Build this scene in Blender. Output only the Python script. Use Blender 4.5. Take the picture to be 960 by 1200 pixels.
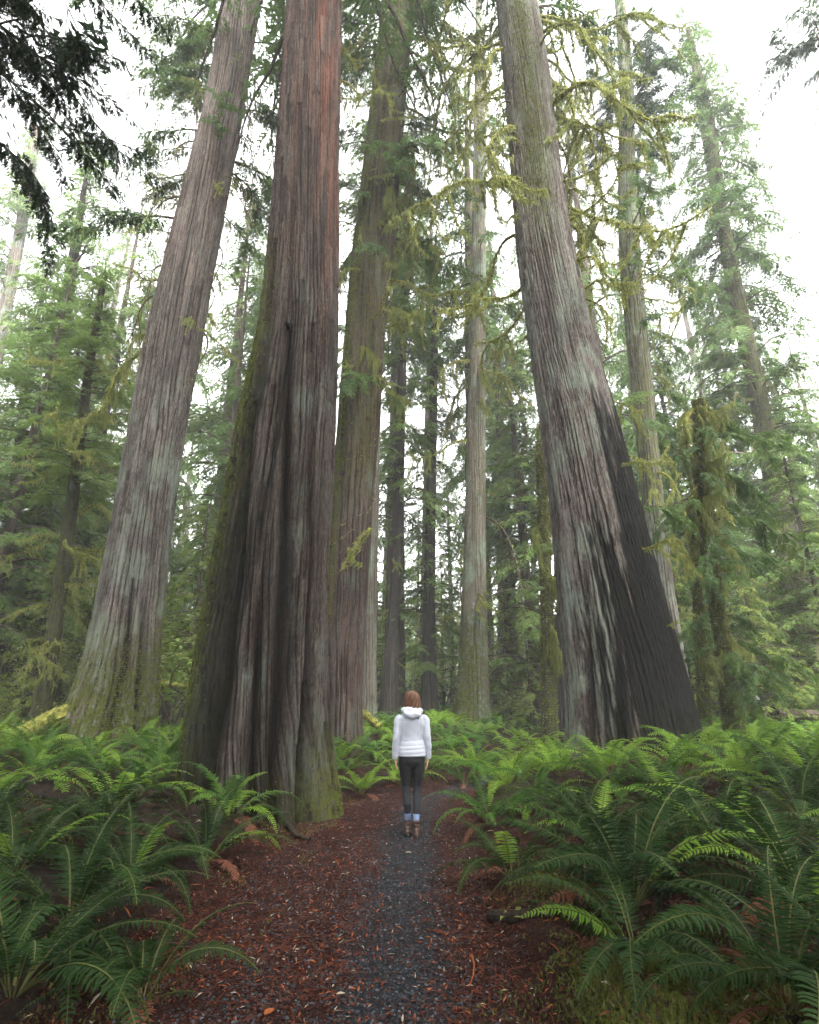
import bpy, math, random
import numpy as np
from mathutils import Vector, Matrix

R = math.radians
sc = bpy.context.scene
for o in list(bpy.data.objects):
    bpy.data.objects.remove(o)

# ------------------------------------------------------------------ camera
CAMZ, FPX, PITCH = 1.64, 640.0, R(18.6)          # focal length and positions in pixels of the 960x1200 photograph
cam = bpy.data.cameras.new("camera")
cam.sensor_fit = 'HORIZONTAL'; cam.sensor_width = 24.0; cam.lens = 16.0
cam.clip_start = 0.05; cam.clip_end = 600
camo = bpy.data.objects.new("camera", cam)
camo.location = (0, 0, CAMZ); camo.rotation_euler = (R(90) + PITCH, 0, 0)
sc.collection.objects.link(camo); sc.camera = camo

# ------------------------------------------------------------------ sky, sun, exposure
SUN_EL, SUN_AZ = R(58), R(160)
w = bpy.data.worlds.new("World"); sc.world = w; w.use_nodes = True
nt = w.node_tree; nt.nodes.clear()
sky = nt.nodes.new("ShaderNodeTexSky"); sky.sky_type = 'NISHITA'; sky.sun_disc = False
sky.sun_elevation = SUN_EL; sky.sun_rotation = SUN_AZ
sky.air_density = 1.0; sky.dust_density = 6.0; sky.ozone_density = 1.0
hs = nt.nodes.new("ShaderNodeHueSaturation"); hs.inputs['Saturation'].default_value = 0.06
bg = nt.nodes.new("ShaderNodeBackground"); bg.inputs['Strength'].default_value = 0.15
wo = nt.nodes.new("ShaderNodeOutputWorld")
nt.links.new(sky.outputs[0], hs.inputs['Color']); nt.links.new(hs.outputs[0], bg.inputs[0]); nt.links.new(bg.outputs[0], wo.inputs[0])
sl = bpy.data.lights.new("sun", 'SUN'); sl.energy = 1.5; sl.angle = R(40); sl.color = (1, .96, .88)
so = bpy.data.objects.new("sun", sl); sc.collection.objects.link(so)
sd = Vector((math.sin(SUN_AZ) * math.cos(SUN_EL), math.cos(SUN_AZ) * math.cos(SUN_EL), math.sin(SUN_EL)))
so.rotation_euler = sd.to_track_quat('Z', 'Y').to_euler()
sc.view_settings.view_transform = 'Standard'; sc.view_settings.look = 'None'
sc.view_settings.exposure = 3.5; sc.view_settings.gamma = 1.0; sc.view_settings.use_curve_mapping = False
HAZE_DENSITY = 0.0018
cy = sc.cycles
cy.max_bounces = 6; cy.diffuse_bounces = 3; cy.glossy_bounces = 2; cy.transmission_bounces = 4
cy.volume_bounces = 1; cy.transparent_max_bounces = 4
cy.caustics_reflective = False; cy.caustics_refractive = False
cy.use_denoising = True; cy.use_adaptive_sampling = True; cy.adaptive_threshold = 0.015
cy.sample_clamp_indirect = 8

# ------------------------------------------------------------------ helpers
CP, SP = math.cos(PITCH), math.sin(PITCH)
def ray(px, py):
    x, y = px - 480.0, 600.0 - py
    return Vector((x, FPX * CP - y * SP, FPX * SP + y * CP))
def at(px, py, Y):
    d = ray(px, py)
    return Vector((0, 0, CAMZ)) + d * (Y / d.y)

def sstep(t):
    t = np.clip(t, 0, 1); return t * t * (3 - 2 * t)

_tabs = {}
def pnoise(u, v, nu, seed):
    """value noise, periodic in u with nu cells"""
    nu = max(int(nu), 2)
    key = (nu, seed)
    if key not in _tabs:
        _tabs[key] = np.random.default_rng(seed * 7919 + nu).random((nu, 1024))
    T = _tabs[key]
    u0 = np.floor(u).astype(int); v0 = np.floor(v).astype(int)
    fu = u - u0; fv = v - v0
    fu = fu * fu * (3 - 2 * fu); fv = fv * fv * (3 - 2 * fv)
    a = T[u0 % nu, v0 % 1024]; b = T[(u0 + 1) % nu, v0 % 1024]
    c = T[u0 % nu, (v0 + 1) % 1024]; d = T[(u0 + 1) % nu, (v0 + 1) % 1024]
    return (a * (1 - fu) + b * fu) * (1 - fv) + (c * (1 - fu) + d * fu) * fv
def noise2(x, y, seed):
    return pnoise(np.asarray(x, float) + 400, np.asarray(y, float) + 400, 997, seed)

PCY = [-20, 3, 6, 8, 9.5, 10.3, 12, 14, 20, 40, 80]
PCX = [-.3, -.1, -.03, 0, .12, .4, 1.5, 2.8, 5, 10, 20]
def path_d(x, y):
    return np.asarray(x, float) - np.interp(y, PCY, PCX)
def ground(x, y):
    x = np.asarray(x, float); y = np.asarray(y, float)
    d = path_d(x, y)
    wob = .22 * (noise2(x * 0, y * 1.3, 3) - .5) + .12 * (noise2(x * 0, y * 4, 4) - .5)
    le = np.interp(y, [8, 10, 12], [1.45, 1.05, .8])
    br = sstep((d - .72 - wob) / .32) * .2 + sstep((d - 1.0) / 3.2) * .34
    bl = sstep((-d - le - wob) / 1.1) * .22 + sstep((-d - le - .5) / 4) * .36
    slow = .018 * np.clip(y - 9, 0, 30)
    off = sstep((np.maximum(d - .72, -d - le)) / .6)
    n = (noise2(x * .7, y * .7, 5) - .5) * .22 + (noise2(x * 2.1, y * 2.1, 6) - .5) * .09 + (noise2(x * 6, y * 6, 8) - .5) * .035
    m = (noise2(x * 3, y * 3, 7) - .5) * .02 + (noise2(x * 12, y * 12, 9) - .5) * .012
    rut = -.03 * np.exp(-(d / .35) ** 2)
    return br + bl + slow + n * off + m + rut * (1 - off)
def gz(x, y): return float(ground(np.array([x]), np.array([y]))[0])
def ghit(px, py):
    d = ray(px, py); d = d / d.y
    y = 2.5
    while y < 60:
        p = Vector((0, 0, CAMZ)) + d * y
        if p.z <= gz(p.x, y): break
        y += .04
    return Vector((d.x * y, y, gz(d.x * y, y)))

COL = sc.collection
def link(o, parent=None):
    COL.objects.link(o)
    if parent is not None: o.parent = parent
    return o
def tag(o, label=None, cat=None, group=None, kind=None):
    if label: o['label'] = label
    if cat: o['category'] = cat
    if group: o['group'] = group
    if kind: o['kind'] = kind
    return o
def empty(name, loc, rz=0):
    o = bpy.data.objects.new(name, None); o.location = loc; o.rotation_euler = (0, 0, rz); o.empty_display_size = .2
    return link(o)
def obj(name, me, parent=None, loc=(0, 0, 0), rot=(0, 0, 0), scale=1.0):
    o = bpy.data.objects.new(name, me); o.location = loc
    if hasattr(rot, 'to_euler'): o.rotation_euler = rot.to_euler()
    else: o.rotation_euler = rot
    o.scale = (scale,) * 3 if not hasattr(scale, '__len__') else scale
    return link(o, parent)

def np_mesh(name, verts, faces, mats, mi=None, smooth=False, attrs=None):
    """verts (N,3), faces (M,k) all the same k"""
    verts = np.asarray(verts, np.float32).reshape(-1, 3); faces = np.asarray(faces, np.int32)
    me = bpy.data.meshes.new(name)
    k = faces.shape[1]; m = faces.shape[0]
    me.vertices.add(len(verts)); me.vertices.foreach_set('co', verts.ravel())
    me.loops.add(m * k); me.loops.foreach_set('vertex_index', faces.ravel())
    me.polygons.add(m); me.polygons.foreach_set('loop_start', np.arange(0, m * k, k, dtype=np.int32))
    try: me.polygons.foreach_set('loop_total', np.full(m, k, np.int32))
    except Exception: pass
    for mt in mats: me.materials.append(mt)
    if mi is not None: me.polygons.foreach_set('material_index', np.asarray(mi, np.int32))
    me.polygons.foreach_set('use_smooth', np.full(m, bool(smooth)))
    if attrs:
        for n, v in attrs.items():
            a = me.attributes.new(n, 'FLOAT', 'POINT'); a.data.foreach_set('value', np.asarray(v, np.float32).ravel())
    me.update(calc_edges=True); me.validate()
    return me

class Soup:
    """collects triangles with a material index"""
    def __init__(s): s.t = []; s.m = []
    def add(s, tris, m=0):
        tris = np.asarray(tris, np.float32).reshape(-1, 3, 3)
        s.t.append(tris); s.m.append(np.full(len(tris), m, np.int32))
    def count(s): return sum(len(t) for t in s.t)
    def mesh(s, name, mats, smooth=False):
        T = np.concatenate(s.t); M = np.concatenate(s.m)
        return np_mesh(name, T.reshape(-1, 3), np.arange(len(T) * 3).reshape(-1, 3), mats, M, smooth)

def tube_tris(P, rad, n=6, jit=0, rng=None):
    P = np.asarray(P, float); N = len(P)
    rad = np.broadcast_to(np.asarray(rad, float), (N,))
    T = np.gradient(P, axis=0); T /= np.linalg.norm(T, axis=1)[:, None] + 1e-9
    ref = np.array([0.13, 0.27, 0.95]); 
    A = np.cross(T, ref); A /= np.linalg.norm(A, axis=1)[:, None] + 1e-9
    B = np.cross(T, A)
    a = np.arange(n) / n * 2 * np.pi
    rr = rad[:, None] * np.ones(n)
    if jit and rng is not None: rr = rr * (1 + jit * (rng.random((N, n)) - .5) * 2)
    V = P[:, None, :] + rr[..., None] * (np.cos(a)[None, :, None] * A[:, None, :] + np.sin(a)[None, :, None] * B[:, None, :])
    i = np.arange(N - 1)[:, None]; j = np.arange(n)[None, :]; j2 = (j + 1) % n
    q = [V[i, j], V[i, j2], V[i + 1, j2], V[i + 1, j]]
    t1 = np.stack([q[0], q[1], q[2]], -2).reshape(-1, 3, 3); t2 = np.stack([q[0], q[2], q[3]], -2).reshape(-1, 3, 3)
    return np.concatenate([t1, t2])

# ------------------------------------------------------------------ materials
class NT:
    def __init__(s, name):
        s.mat = bpy.data.materials.new(name); s.mat.use_nodes = True
        s.t = s.mat.node_tree; s.t.nodes.clear()
        s.out = s.t.nodes.new('ShaderNodeOutputMaterial')
    def n(s, typ, **kw):
        x = s.t.nodes.new('ShaderNode' + typ)
        for k, v in kw.items(): setattr(x, k, v)
        return x
    def l(s, a, b): s.t.links.new(a, b)
    def attr(s, name): 
        x = s.n('Attribute'); x.attribute_name = name; return x.outputs['Fac']
    def noise(s, scale, detail=4, vec=None, rough=.55):
        x = s.n('TexNoise'); x.inputs['Scale'].default_value = scale; x.inputs['Detail'].default_value = detail
        x.inputs['Roughness'].default_value = rough
        if vec is not None: s.l(vec, x.inputs['Vector'])
        return x.outputs['Fac']
    def coord(s, scale=(1, 1, 1), which='Object'):
        c = s.n('TexCoord'); m = s.n('Mapping'); m.inputs['Scale'].default_value = scale
        s.l(c.outputs[which], m.inputs['Vector']); return m.outputs[0]
    def ramp(s, fac, stops):
        x = s.n('ValToRGB'); e = x.color_ramp.elements
        while len(e) < len(stops): e.new(.5)
        for el, (p, c) in zip(e, stops):
            el.position = p; el.color = (c[0], c[1], c[2], 1) if hasattr(c, '__len__') else (c, c, c, 1)
        s.l(fac, x.inputs[0]); return x.outputs[0]
    def mix(s, fac, a, b):
        x = s.n('Mix'); x.data_type = 'RGBA'
        if isinstance(fac, (int, float)): x.inputs[0].default_value = fac
        else: s.l(fac, x.inputs[0])
        for v, i in ((a, 6), (b, 7)):
            if hasattr(v, 'is_linked'): s.l(v, x.inputs[i])
            else: x.inputs[i].default_value = (*v, 1)
        return x.outputs[2]
    def math(s, op, a, b=None):
        x = s.n('Math'); x.operation = op
        for v, i in ((a, 0), (b, 1)):
            if v is None: continue
            if isinstance(v, (int, float)): x.inputs[i].default_value = v
            else: s.l(v, x.inputs[i])
        return x.outputs[0]
    def bsdf(s, col, rough=.8, bump=None, bstr=.5, bdist=.02, spec=.3, sss=None):
        b = s.n('BsdfPrincipled')
        if hasattr(col, 'is_linked'): s.l(col, b.inputs['Base Color'])
        else: b.inputs['Base Color'].default_value = (*col, 1)
        if isinstance(rough, (int, float)): b.inputs['Roughness'].default_value = rough
        else: s.l(rough, b.inputs['Roughness'])
        b.inputs['Specular IOR Level'].default_value = spec
        if bump is not None:
            bp = s.n('Bump'); bp.inputs['Strength'].default_value = bstr; bp.inputs['Distance'].default_value = bdist
            s.l(bump, bp.inputs['Height']); s.l(bp.outputs[0], b.inputs['Normal'])
        return b
    def done(s, sh):
        s.l(sh.outputs[0], s.out.inputs[0]); return s.mat

def bark_mat(name, fissure, ridge, grey, lichen=(.2, .25, .2), lich_lo=.52, red=None, moss_col=(.11, .13, .022), rough=.85):
    m = NT(name)
    fine = m.noise(1, 6, m.coord((30, 30, 3.2)), .72)
    stre = m.noise(1, 3, m.coord((5, 5, .35)))
    patch = m.noise(1.1, 4, m.coord((1.6, 1.6, .8)))
    h = m.attr('bark')
    mott = m.noise(1, 4, m.coord((55, 55, 14)), .7)
    hh = m.math('ADD', h, m.math('MULTIPLY', m.math('SUBTRACT', fine, .5), .9))
    hh = m.math('ADD', hh, m.math('MULTIPLY', m.math('SUBTRACT', mott, .5), .75))
    c = m.ramp(hh, [(.28, fissure), (.62, ridge), (.97, grey)])
    if red is not None:
        c = m.mix(m.math('MULTIPLY', m.attr('red'), m.ramp(stre, [(.35, 0.15), (.6, 1)])), c, m.mix(hh, (red[0] * .35, red[1] * .3, red[2] * .3), red))
    lf = m.math('MULTIPLY', m.ramp(patch, [(lich_lo, 0), (lich_lo + .14, 1)]), m.ramp(hh, [(.35, 0), (.75, .9)]))
    lf = m.math('MULTIPLY', lf, m.attr('lichen'))
    c = m.mix(lf, c, lichen)
    c = m.mix(m.ramp(stre, [(.3, .5), (.55, 0)]), c, m.mix(.5, fissure, (.05, .04, .035)))
    c = m.mix(m.attr('char'), c, m.mix(h, (.003, .003, .003), (.012, .0115, .011)))  # near-black bark colour wherever this mask is set
    mf = m.math('MULTIPLY', m.attr('moss'), m.ramp(m.noise(7, 4, m.coord()), [(.38, 0), (.55, 1)]))
    c = m.mix(mf, c, m.mix(m.noise(30, 3, m.coord()), (.03, .04, .01), moss_col))
    b = m.bsdf(c, rough, fine, 1.0, .05, .03)
    return m.done(b)

M = {}
M['bark_main'] = bark_mat('red_cedar_bark', (.003, .0025, .0022), (.032, .026, .0225), (.098, .088, .078), red=(.20, .082, .055), lichen=(.10, .115, .094), lich_lo=.54)
M['bark_grey'] = bark_mat('grey_cedar_bark', (.007, .006, .0055), (.062, .052, .046), (.20, .18, .163), red=(.2, .11, .085), lichen=(.18, .205, .168), lich_lo=.47)
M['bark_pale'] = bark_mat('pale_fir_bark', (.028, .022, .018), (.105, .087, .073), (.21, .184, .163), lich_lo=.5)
M['bark_dark'] = bark_mat('dark_hemlock_bark', (.012, .011, .01), (.035, .03, .026), (.075, .066, .058), lich_lo=.62)
M['bark_char'] = bark_mat('charred_wood', (.006, .006, .006), (.016, .015, .014), (.03, .028, .027), lich_lo=.7)

def leaf_mat(name, c1, c2, rough=.5, trans=.3, tip=None, spec=.1, var=.25):
    m = NT(name)
    oi = m.n('ObjectInfo')
    n = m.noise(2.2, 3, m.coord(which='Object'))
    f = m.math('ADD', m.math('MULTIPLY', oi.outputs['Random'], var * 2), m.math('MULTIPLY', n, 1.0))
    c = m.ramp(f, [(.25, c1), (.95, c2)])
    if tip is not None:
        c = m.mix(m.ramp(m.noise(9, 2, m.coord(which='Object')), [(.62, 0), (.7, .8)]), c, tip)
    b = m.bsdf(c, rough, spec=spec)
    tr = m.n('BsdfTranslucent'); m.l(c, tr.inputs[0])
    mx = m.n('MixShader'); mx.inputs[0].default_value = trans
    m.l(b.outputs[0], mx.inputs[1]); m.l(tr.outputs[0], mx.inputs[2])
    return m.done(mx)

M['fern'] = leaf_mat('fern_leaf', (.014, .046, .007), (.052, .12, .016), .55, .32, spec=.1)
M['fern_shaded'] = leaf_mat('fern_leaf_shaded', (.0055, .017, .005), (.021, .046, .0105), .55, .3, spec=.08)  # foreground shade put into the leaf colour of the near ferns
M['fern_bright'] = leaf_mat('fern_leaf_bright', (.06, .14, .014), (.15, .25, .028), .55, .4, spec=.1)
M['fern_dead'] = leaf_mat('dried_fern', (.06, .023, .015), (.13, .05, .028), .7, .2)
M['rachis'] = leaf_mat('fern_stem', (.045, .055, .016), (.075, .08, .022), .6, .1, spec=.1)
M['cedar'] = leaf_mat('cedar_spray', (.03, .07, .022), (.085, .145, .036), .5, .4)
M['cedar_dark'] = leaf_mat('cedar_spray_dark', (.016, .036, .019), (.038, .068, .03), .5, .25)
M['hemlock'] = leaf_mat('hemlock_needles', (.045, .09, .024), (.11, .17, .04), .5, .42)
M['hemlock_yellow'] = leaf_mat('hemlock_needles_light', (.08, .13, .02), (.17, .22, .04), .5, .45)
M['maple'] = leaf_mat('vine_maple_leaf', (.09, .15, .03), (.2, .27, .055), .5, .45, tip=(.3, .14, .03))
M['autumn'] = leaf_mat('autumn_leaf', (.38, .2, .03), (.5, .3, .05), .5, .45)
M['moss'] = leaf_mat('hanging_moss', (.10, .12, .03), (.235, .255, .075), .8, .42)
M['moss_dark'] = leaf_mat('dark_moss', (.05, .06, .012), (.13, .14, .03), .8, .3)  # darker moss tone for trunk and ground patches
def simple(name, c1, c2, scale=8, rough=.85, bump=.4, spec=.06, sc3=(1, 1, 1), bd=.01):
    m = NT(name); n = m.noise(scale, 5, m.coord(sc3))
    return m.done(m.bsdf(m.ramp(n, [(.3, c1), (.7, c2)]), rough, n, bump, bd, spec))
M['wood'] = simple('branch_wood', (.03, .023, .018), (.10, .078, .06), 20)
M['mosswood'] = simple('mossy_wood', (.05, .045, .014), (.22, .22, .045), 14, bump=.8)
M['root_wood'] = simple('root_wood', (.012, .009, .007), (.035, .026, .02), 18)
M['litter_a'] = simple('needle_litter', (.035, .011, .007), (.09, .027, .014), 5)
M['litter_b'] = simple('dark_litter', (.02, .01, .008), (.045, .018, .013), 5)
M['litter_c'] = simple('orange_litter', (.15, .045, .016), (.22, .07, .024), 5)
M['litter_d'] = simple('pale_litter', (.2, .165, .125), (.28, .235, .18), 5)
M['stone_a'] = simple('dark_gravel', (.012, .0135, .016), (.034, .037, .042), 30, .7, spec=.15)
M['stone_b'] = simple('grey_gravel', (.045, .048, .054), (.095, .10, .11), 30, .7, spec=.15)
def ground_mat():
    m = NT('forest_floor')
    p = m.attr('gravel'); q = m.attr('litter'); ms = m.attr('mossy')
    co = m.coord()
    n1 = m.noise(5, 6, co, .7); n2 = m.noise(38, 5, co, .7); n3 = m.noise(140, 3, co, .7)
    gr = m.ramp(n2, [(.3, (.007, .008, .0095)), (.55, (.017, .0185, .0215)), (.75, (.038, .041, .047))])
    li = m.ramp(n2, [(.3, (.006, .0036, .0033)), (.52, (.020, .0082, .0064)), (.72, (.05, .0165, .010))])
    so = m.ramp(n1, [(.3, (.008, .006, .005)), (.7, (.026, .017, .011))])
    mo = m.ramp(n2, [(.3, (.010, .014, .005)), (.7, (.035, .042, .011))])
    pf = m.ramp(m.math('ADD', p, m.math('MULTIPLY', m.math('SUBTRACT', n1, .5), 1.1)), [(.38, 0), (.62, 1)])
    lf = m.ramp(m.math('ADD', q, m.math('MULTIPLY', m.math('SUBTRACT', n1, .5), .8)), [(.35, 0), (.6, 1)])
    mf = m.ramp(m.math('ADD', ms, m.math('MULTIPLY', m.math('SUBTRACT', n1, .5), .8)), [(.4, 0), (.6, 1)])
    c = m.mix(mf, so, mo); c = m.mix(lf, c, li); c = m.mix(pf, c, gr)
    bm = m.math('ADD', n2, m.math('MULTIPLY', n3, .5))
    return m.done(m.bsdf(c, .9, bm, 1.0, .02, .06))
M['ground'] = ground_mat()

# ------------------------------------------------------------------ ground sheet
def axis(lo, a, b, hi, fine, grow=1.12):
    mid = list(np.arange(a, b, fine)); up = [b]; s = fine
    while up[-1] < hi: s *= grow; up.append(up[-1] + s)
    dn = [a]; s = fine
    while dn[-1] > lo: s *= grow; dn.append(dn[-1] - s)
    return np.array(sorted(set(np.round(dn[1:] + mid + up, 4))))
gx = axis(-68, -2.6, 2.6, 68, .045); gy = axis(-58, 2.4, 11.5, 88, .05)
XX, YY = np.meshgrid(gx, gy)
ZZ = ground(XX, YY)
D = path_d(XX, YY)
LE = np.interp(YY, [8, 10, 12], [1.45, 1.05, .8])
grav = .8 * np.exp(-((D + .02) / .4) ** 2) * np.interp(YY, [8, 9.5], [1, .75]) + .1
grav = np.maximum(grav, .42 * np.exp(-((D + .85) / .38) ** 2) * (YY < 6.5))
litt = 1 - sstep((np.maximum(D - .8, -D - LE - .1)) / .6)
litt = np.maximum(litt, .62 * (noise2(XX * .8, YY * .8, 21) > .52))
mossy = np.maximum(noise2(XX * .6, YY * .6, 22), np.exp(-((XX - 1.2) / .5) ** 2 - ((YY - 3.2) / .7) ** 2) * 1.1)
litt = litt * (1 - np.exp(-((XX - 1.4) / .6) ** 2 - ((YY - 3.2) / .8) ** 2))
nx, ny = len(gx), len(gy)
I = np.arange(nx * ny).reshape(ny, nx)
F = np.stack([I[:-1, :-1], I[:-1, 1:], I[1:, 1:], I[1:, :-1]], -1).reshape(-1, 4)
gm = np_mesh('ground', np.stack([XX, YY, ZZ], -1), F, [M['ground']], smooth=True, attrs=dict(gravel=grav, litter=litt, mossy=mossy))
tag(obj('ground', gm), 'forest floor of dark soil with a narrow gravel path covered in red needle litter', 'ground', kind='structure')

# ------------------------------------------------------------------ trunks
def trunk_mesh(name, prof, mat, nseg, dz, seed, amp=.03, cell=.1, twist=.006, flare=.12, nlobe=9, grooves=(), plates=.5,
               red=None, char=None, moss=None, lichen=None, front=1.0, flare_h=2.2):
    """prof rows: z, cx, cy, r in world space (z ascending). Real bark relief: long fissures, ridges and broken plates."""
    prof = np.asarray(prof, float)
    z0, z1 = prof[0, 0], prof[-1, 0]
    zv = CAMZ + prof[0, 2] * 1.9      # just above the top of the picture; coarser beyond
    z = np.concatenate([np.arange(z0, min(zv, z1), dz), np.arange(min(zv, z1), z1 + .01, .4)])
    phc = -math.atan2(prof[0, 1], prof[0, 2])
    # smooth interpolation
    zz = np.linspace(z0, z1, 400)
    def sm(c):
        v = np.interp(zz, prof[:, 0], prof[:, c])
        k = 21; ker = np.hanning(k + 2)[1:-1]; ker /= ker.sum()
        v2 = np.convolve(np.pad(v, k // 2, mode='reflect', reflect_type='odd'), ker, 'valid')
        return np.interp(z, zz, v2)
    cx, cy_, r = sm(1), sm(2), sm(3)
    t = np.arange(nseg) / nseg
    # phi = 0 faces the camera (-Y); more columns there
    ph = 2 * np.pi * (t - .5); ph = ph + front * -.0
    ph = ph - .58 * front * np.sin(ph)
    PH, Z = np.meshgrid(ph, z)
    U = PH / (2 * np.pi) + .5
    rb = float(np.interp(z0 + 2.0, prof[:, 0], prof[:, 3]))
    circ = 2 * np.pi * rb
    hz = Z - z0
    u = U + twist * hz + .012 * (pnoise(U * 5, Z * .3, 5, seed) - .5) + .003 * (pnoise(U * 20, Z * 1.2, 20, seed + 1) - .5)
    def cords(cw, cl, sd_, wlo, whi, wob):
        """long parallel cords of bark parted by fissures that open and close"""
        nu = max(8, round(circ / cw))
        q = u * nu + wob * (pnoise(u * nu * .5, Z / cl + 3, max(4, nu // 2), sd_) - .5) + wob * .35 * (pnoise(u * nu, Z / (cl * .3), nu, sd_ + 100) - .5)
        fr = q - np.floor(q); ed = np.minimum(fr, 1 - fr) * 2
        wd = wlo + (whi - wlo) * pnoise(u * nu, Z / (cl * .6) + 50, nu, sd_ + 200)
        f = sstep(ed / wd)
        op = sstep((pnoise(u * nu, Z / (cl * .9) + 90, nu, sd_ + 300) - .18) / .35)
        return 1 - (1 - f) * op
    f1 = cords(cell * 1.15, 1.9, seed + 2, .2, .65, 1.0)
    f2 = cords(cell * .5, .8, seed + 3, .25, .8, 1.2)
    nu3 = round(circ / (cell * .24)); n3 = pnoise(u * nu3, Z / (cell * 2.2), nu3, seed + 4)
    nu4 = round(circ / (cell * .16)); n4 = pnoise(u * nu4, Z / (cell * .5), nu4, seed + 14)
    n5 = pnoise(u * nu3, Z / (cell * .8), nu3, seed + 15)
    h = .40 * f1 + .26 * f2 + .14 * n3 + .12 * n4 + .08 * n5
    if plates:
        nu = max(5, round(circ / (cell * 1.7)))
        uu = u * nu + .35 * (pnoise(u * nu, Z / (cell * 6), nu, seed + 5) - .5)
        ci = np.floor(uu).astype(int) % nu
        rg = np.random.default_rng(seed + 6); offs = rg.random(nu) * 5; ln = .7 + rg.random(nu) * 1.9
        si = np.floor((Z + offs[ci]) / ln[ci] + .12 * pnoise(u * nu * 3, Z * 2, nu * 3, seed + 9)).astype(int)
        tab = np.random.default_rng(seed + 7).random((nu, 64)); pl = tab[ci, si % 64]
        h = h * (1 - .35 * plates) + .35 * plates * pl * np.clip(f1 + .3, 0, 1)
    lob = pnoise(U * nlobe, hz * .12 + 5, nlobe, seed + 10) - .5
    lob2 = pnoise(U * nlobe * 2, hz * .1 + 5, nlobe * 2, seed + 11) - .5
    fl = flare * np.exp(-hz / flare_h)
    rad = r[:, None] * (1 + fl * (1.5 * lob + .8 * lob2) + .05 * lob)
    gcol = np.zeros_like(rad)
    for g in grooves:     # rows: px, py, depth, width(rad)
        pts = []
        for (px, py, dep, wid) in g:
            p = at(px, py, prof[0, 2] - rb * .75)
            zc = p.z; c = np.interp(zc, z, cx); rr = np.interp(zc, z, r)
            pts.append((zc, math.asin(max(-.97, min(.97, (p.x - c) / rr))), dep, wid))
        pts = np.array(sorted(pts))
        pc = np.interp(z, pts[:, 0], pts[:, 1]); de = np.interp(z, pts[:, 0], pts[:, 2], left=pts[0, 2], right=0); wi = np.interp(z, pts[:, 0], pts[:, 3])
        pcw = pc[:, None] + .05 * (pnoise(U * 0 + .5, Z * 1.1, 5, seed + 20) - .5)
        gg = np.exp(-np.abs((PH - pcw) / wi[:, None]) ** 1.7)
        rad = rad - de[:, None] * gg; gcol = np.maximum(gcol, gg * np.clip(de[:, None] / .12, 0, 1))
    rad = rad + amp * (h - .65) * 2.6
    V = np.stack([cx[:, None] + rad * np.sin(PH + phc), cy_[:, None] - rad * np.cos(PH + phc), Z], -1)
    ny_, nx_ = len(z), nseg
    I = np.arange(nx_ * ny_).reshape(ny_, nx_); J = np.roll(I, -1, axis=1)
    F = np.stack([I[:-1], J[:-1], J[1:], I[1:]], -1).reshape(-1, 4)
    A = dict(bark=h * (1 - .75 * gcol))
    A['red'] = red(PH, Z, hz) if red else np.zeros_like(h)
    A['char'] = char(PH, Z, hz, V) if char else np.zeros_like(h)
    A['moss'] = moss(PH, Z, hz) if moss else np.zeros_like(h)
    A['lichen'] = lichen(PH, Z, hz) if lichen else np.ones_like(h)
    root = np.array([np.interp(z0 + .3, z, cx), np.interp(z0 + .3, z, cy_), 0])
    root[2] = gz(root[0], root[1])
    me = np_mesh(name, V - root, F, [mat], smooth=True, attrs=A)
    return me, Vector(root), (z, cx, cy_, r), V, A

def prof_from_px(rows, Y, top, top_r, base_flare=1.12, shrink=.985, ylean=0.0):
    out = []
    for (py, xl, xr) in rows:
        a, b = at(xl, py, Y), at(xr, py, Y)
        out.append([a.z, (a.x + b.x) / 2, Y, (b.x - a.x) / 2 * shrink])
    out = np.array(sorted(out))
    g = gz(out[0, 1], Y)
    if out[0, 0] > g - .25:
        s = (out[1, 1] - out[0, 1]) / (out[1, 0] - out[0, 0]); dz = out[0, 0] - (g - .3)
        out = np.vstack([[g - .3, out[0, 1] - s * dz, Y, out[0, 3] * base_flare], out])
    s = (out[-1, 1] - out[-3, 1]) / (out[-1, 0] - out[-3, 0])
    ztop = top
    if ztop > out[-1, 0] + 1:
        out = np.vstack([out, [ztop, out[-1, 1] + s * (ztop - out[-1, 0]) * .6, Y, top_r]])
    out[:, 2] += ylean * (out[:, 0] - out[0, 0])
    return out

# ------------------------------------------------------------------ foliage building blocks
def spray_template(rng, pairs=8, lod=1, droop=.25, wf=.12):
    """flat feathery spray along +X, length 1, in the XY plane"""
    tr = []
    for i in range(pairs):
        t = (i + .6) / pairs
        for s in (-1, 1):
            L = (.42 * (1 - t) ** .75 + .10) * rng.uniform(.75, 1.2)
            a = s * R(rng.uniform(38, 58)); b = np.array([t * .95 + rng.uniform(-.03, .03), 0, -droop * t * t])
            d = np.array([math.cos(a), math.sin(a), rng.uniform(-.25, .1)])
            nrm = np.array([-d[1], d[0], 0])
            wd = L * wf
            e = b + d * L; e[2] -= droop * .4 * L
            m_ = b + d * L * .5
            tr.append([b, m_ + nrm * wd, e]); 
            if lod > 0: tr.append([b, e, m_ - nrm * wd])
            for k in range(2 if lod < 2 else 4):
                q = b + d * L * (.25 + .6 * (k + .5) / (2 if lod < 2 else 4)); sd_ = 1 if k % 2 else -1
                dd = d * .75 + nrm * sd_ * .75; l2 = L * rng.uniform(.25, .42)
                tip = q + dd * l2; tip[2] -= .15 * l2
                n2 = np.array([-dd[1], dd[0], 0]) * l2 * wf * 2.2
                tr.append([q - n2, q + n2, tip])
    tr.append([[0, -.012, 0], [0, .012, 0], [1.05, 0, -droop]])
    return np.array(tr)
_r = np.random.default_rng(11)
SPR_LO = [spray_template(_r, 6, 0, .3, .18) for _ in range(4)]
SPR = [spray_template(_r, 8, 1, .3) for _ in range(4)]
SPR_HI = [spray_template(_r, 11, 2, .35, .085) for _ in range(4)]
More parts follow.
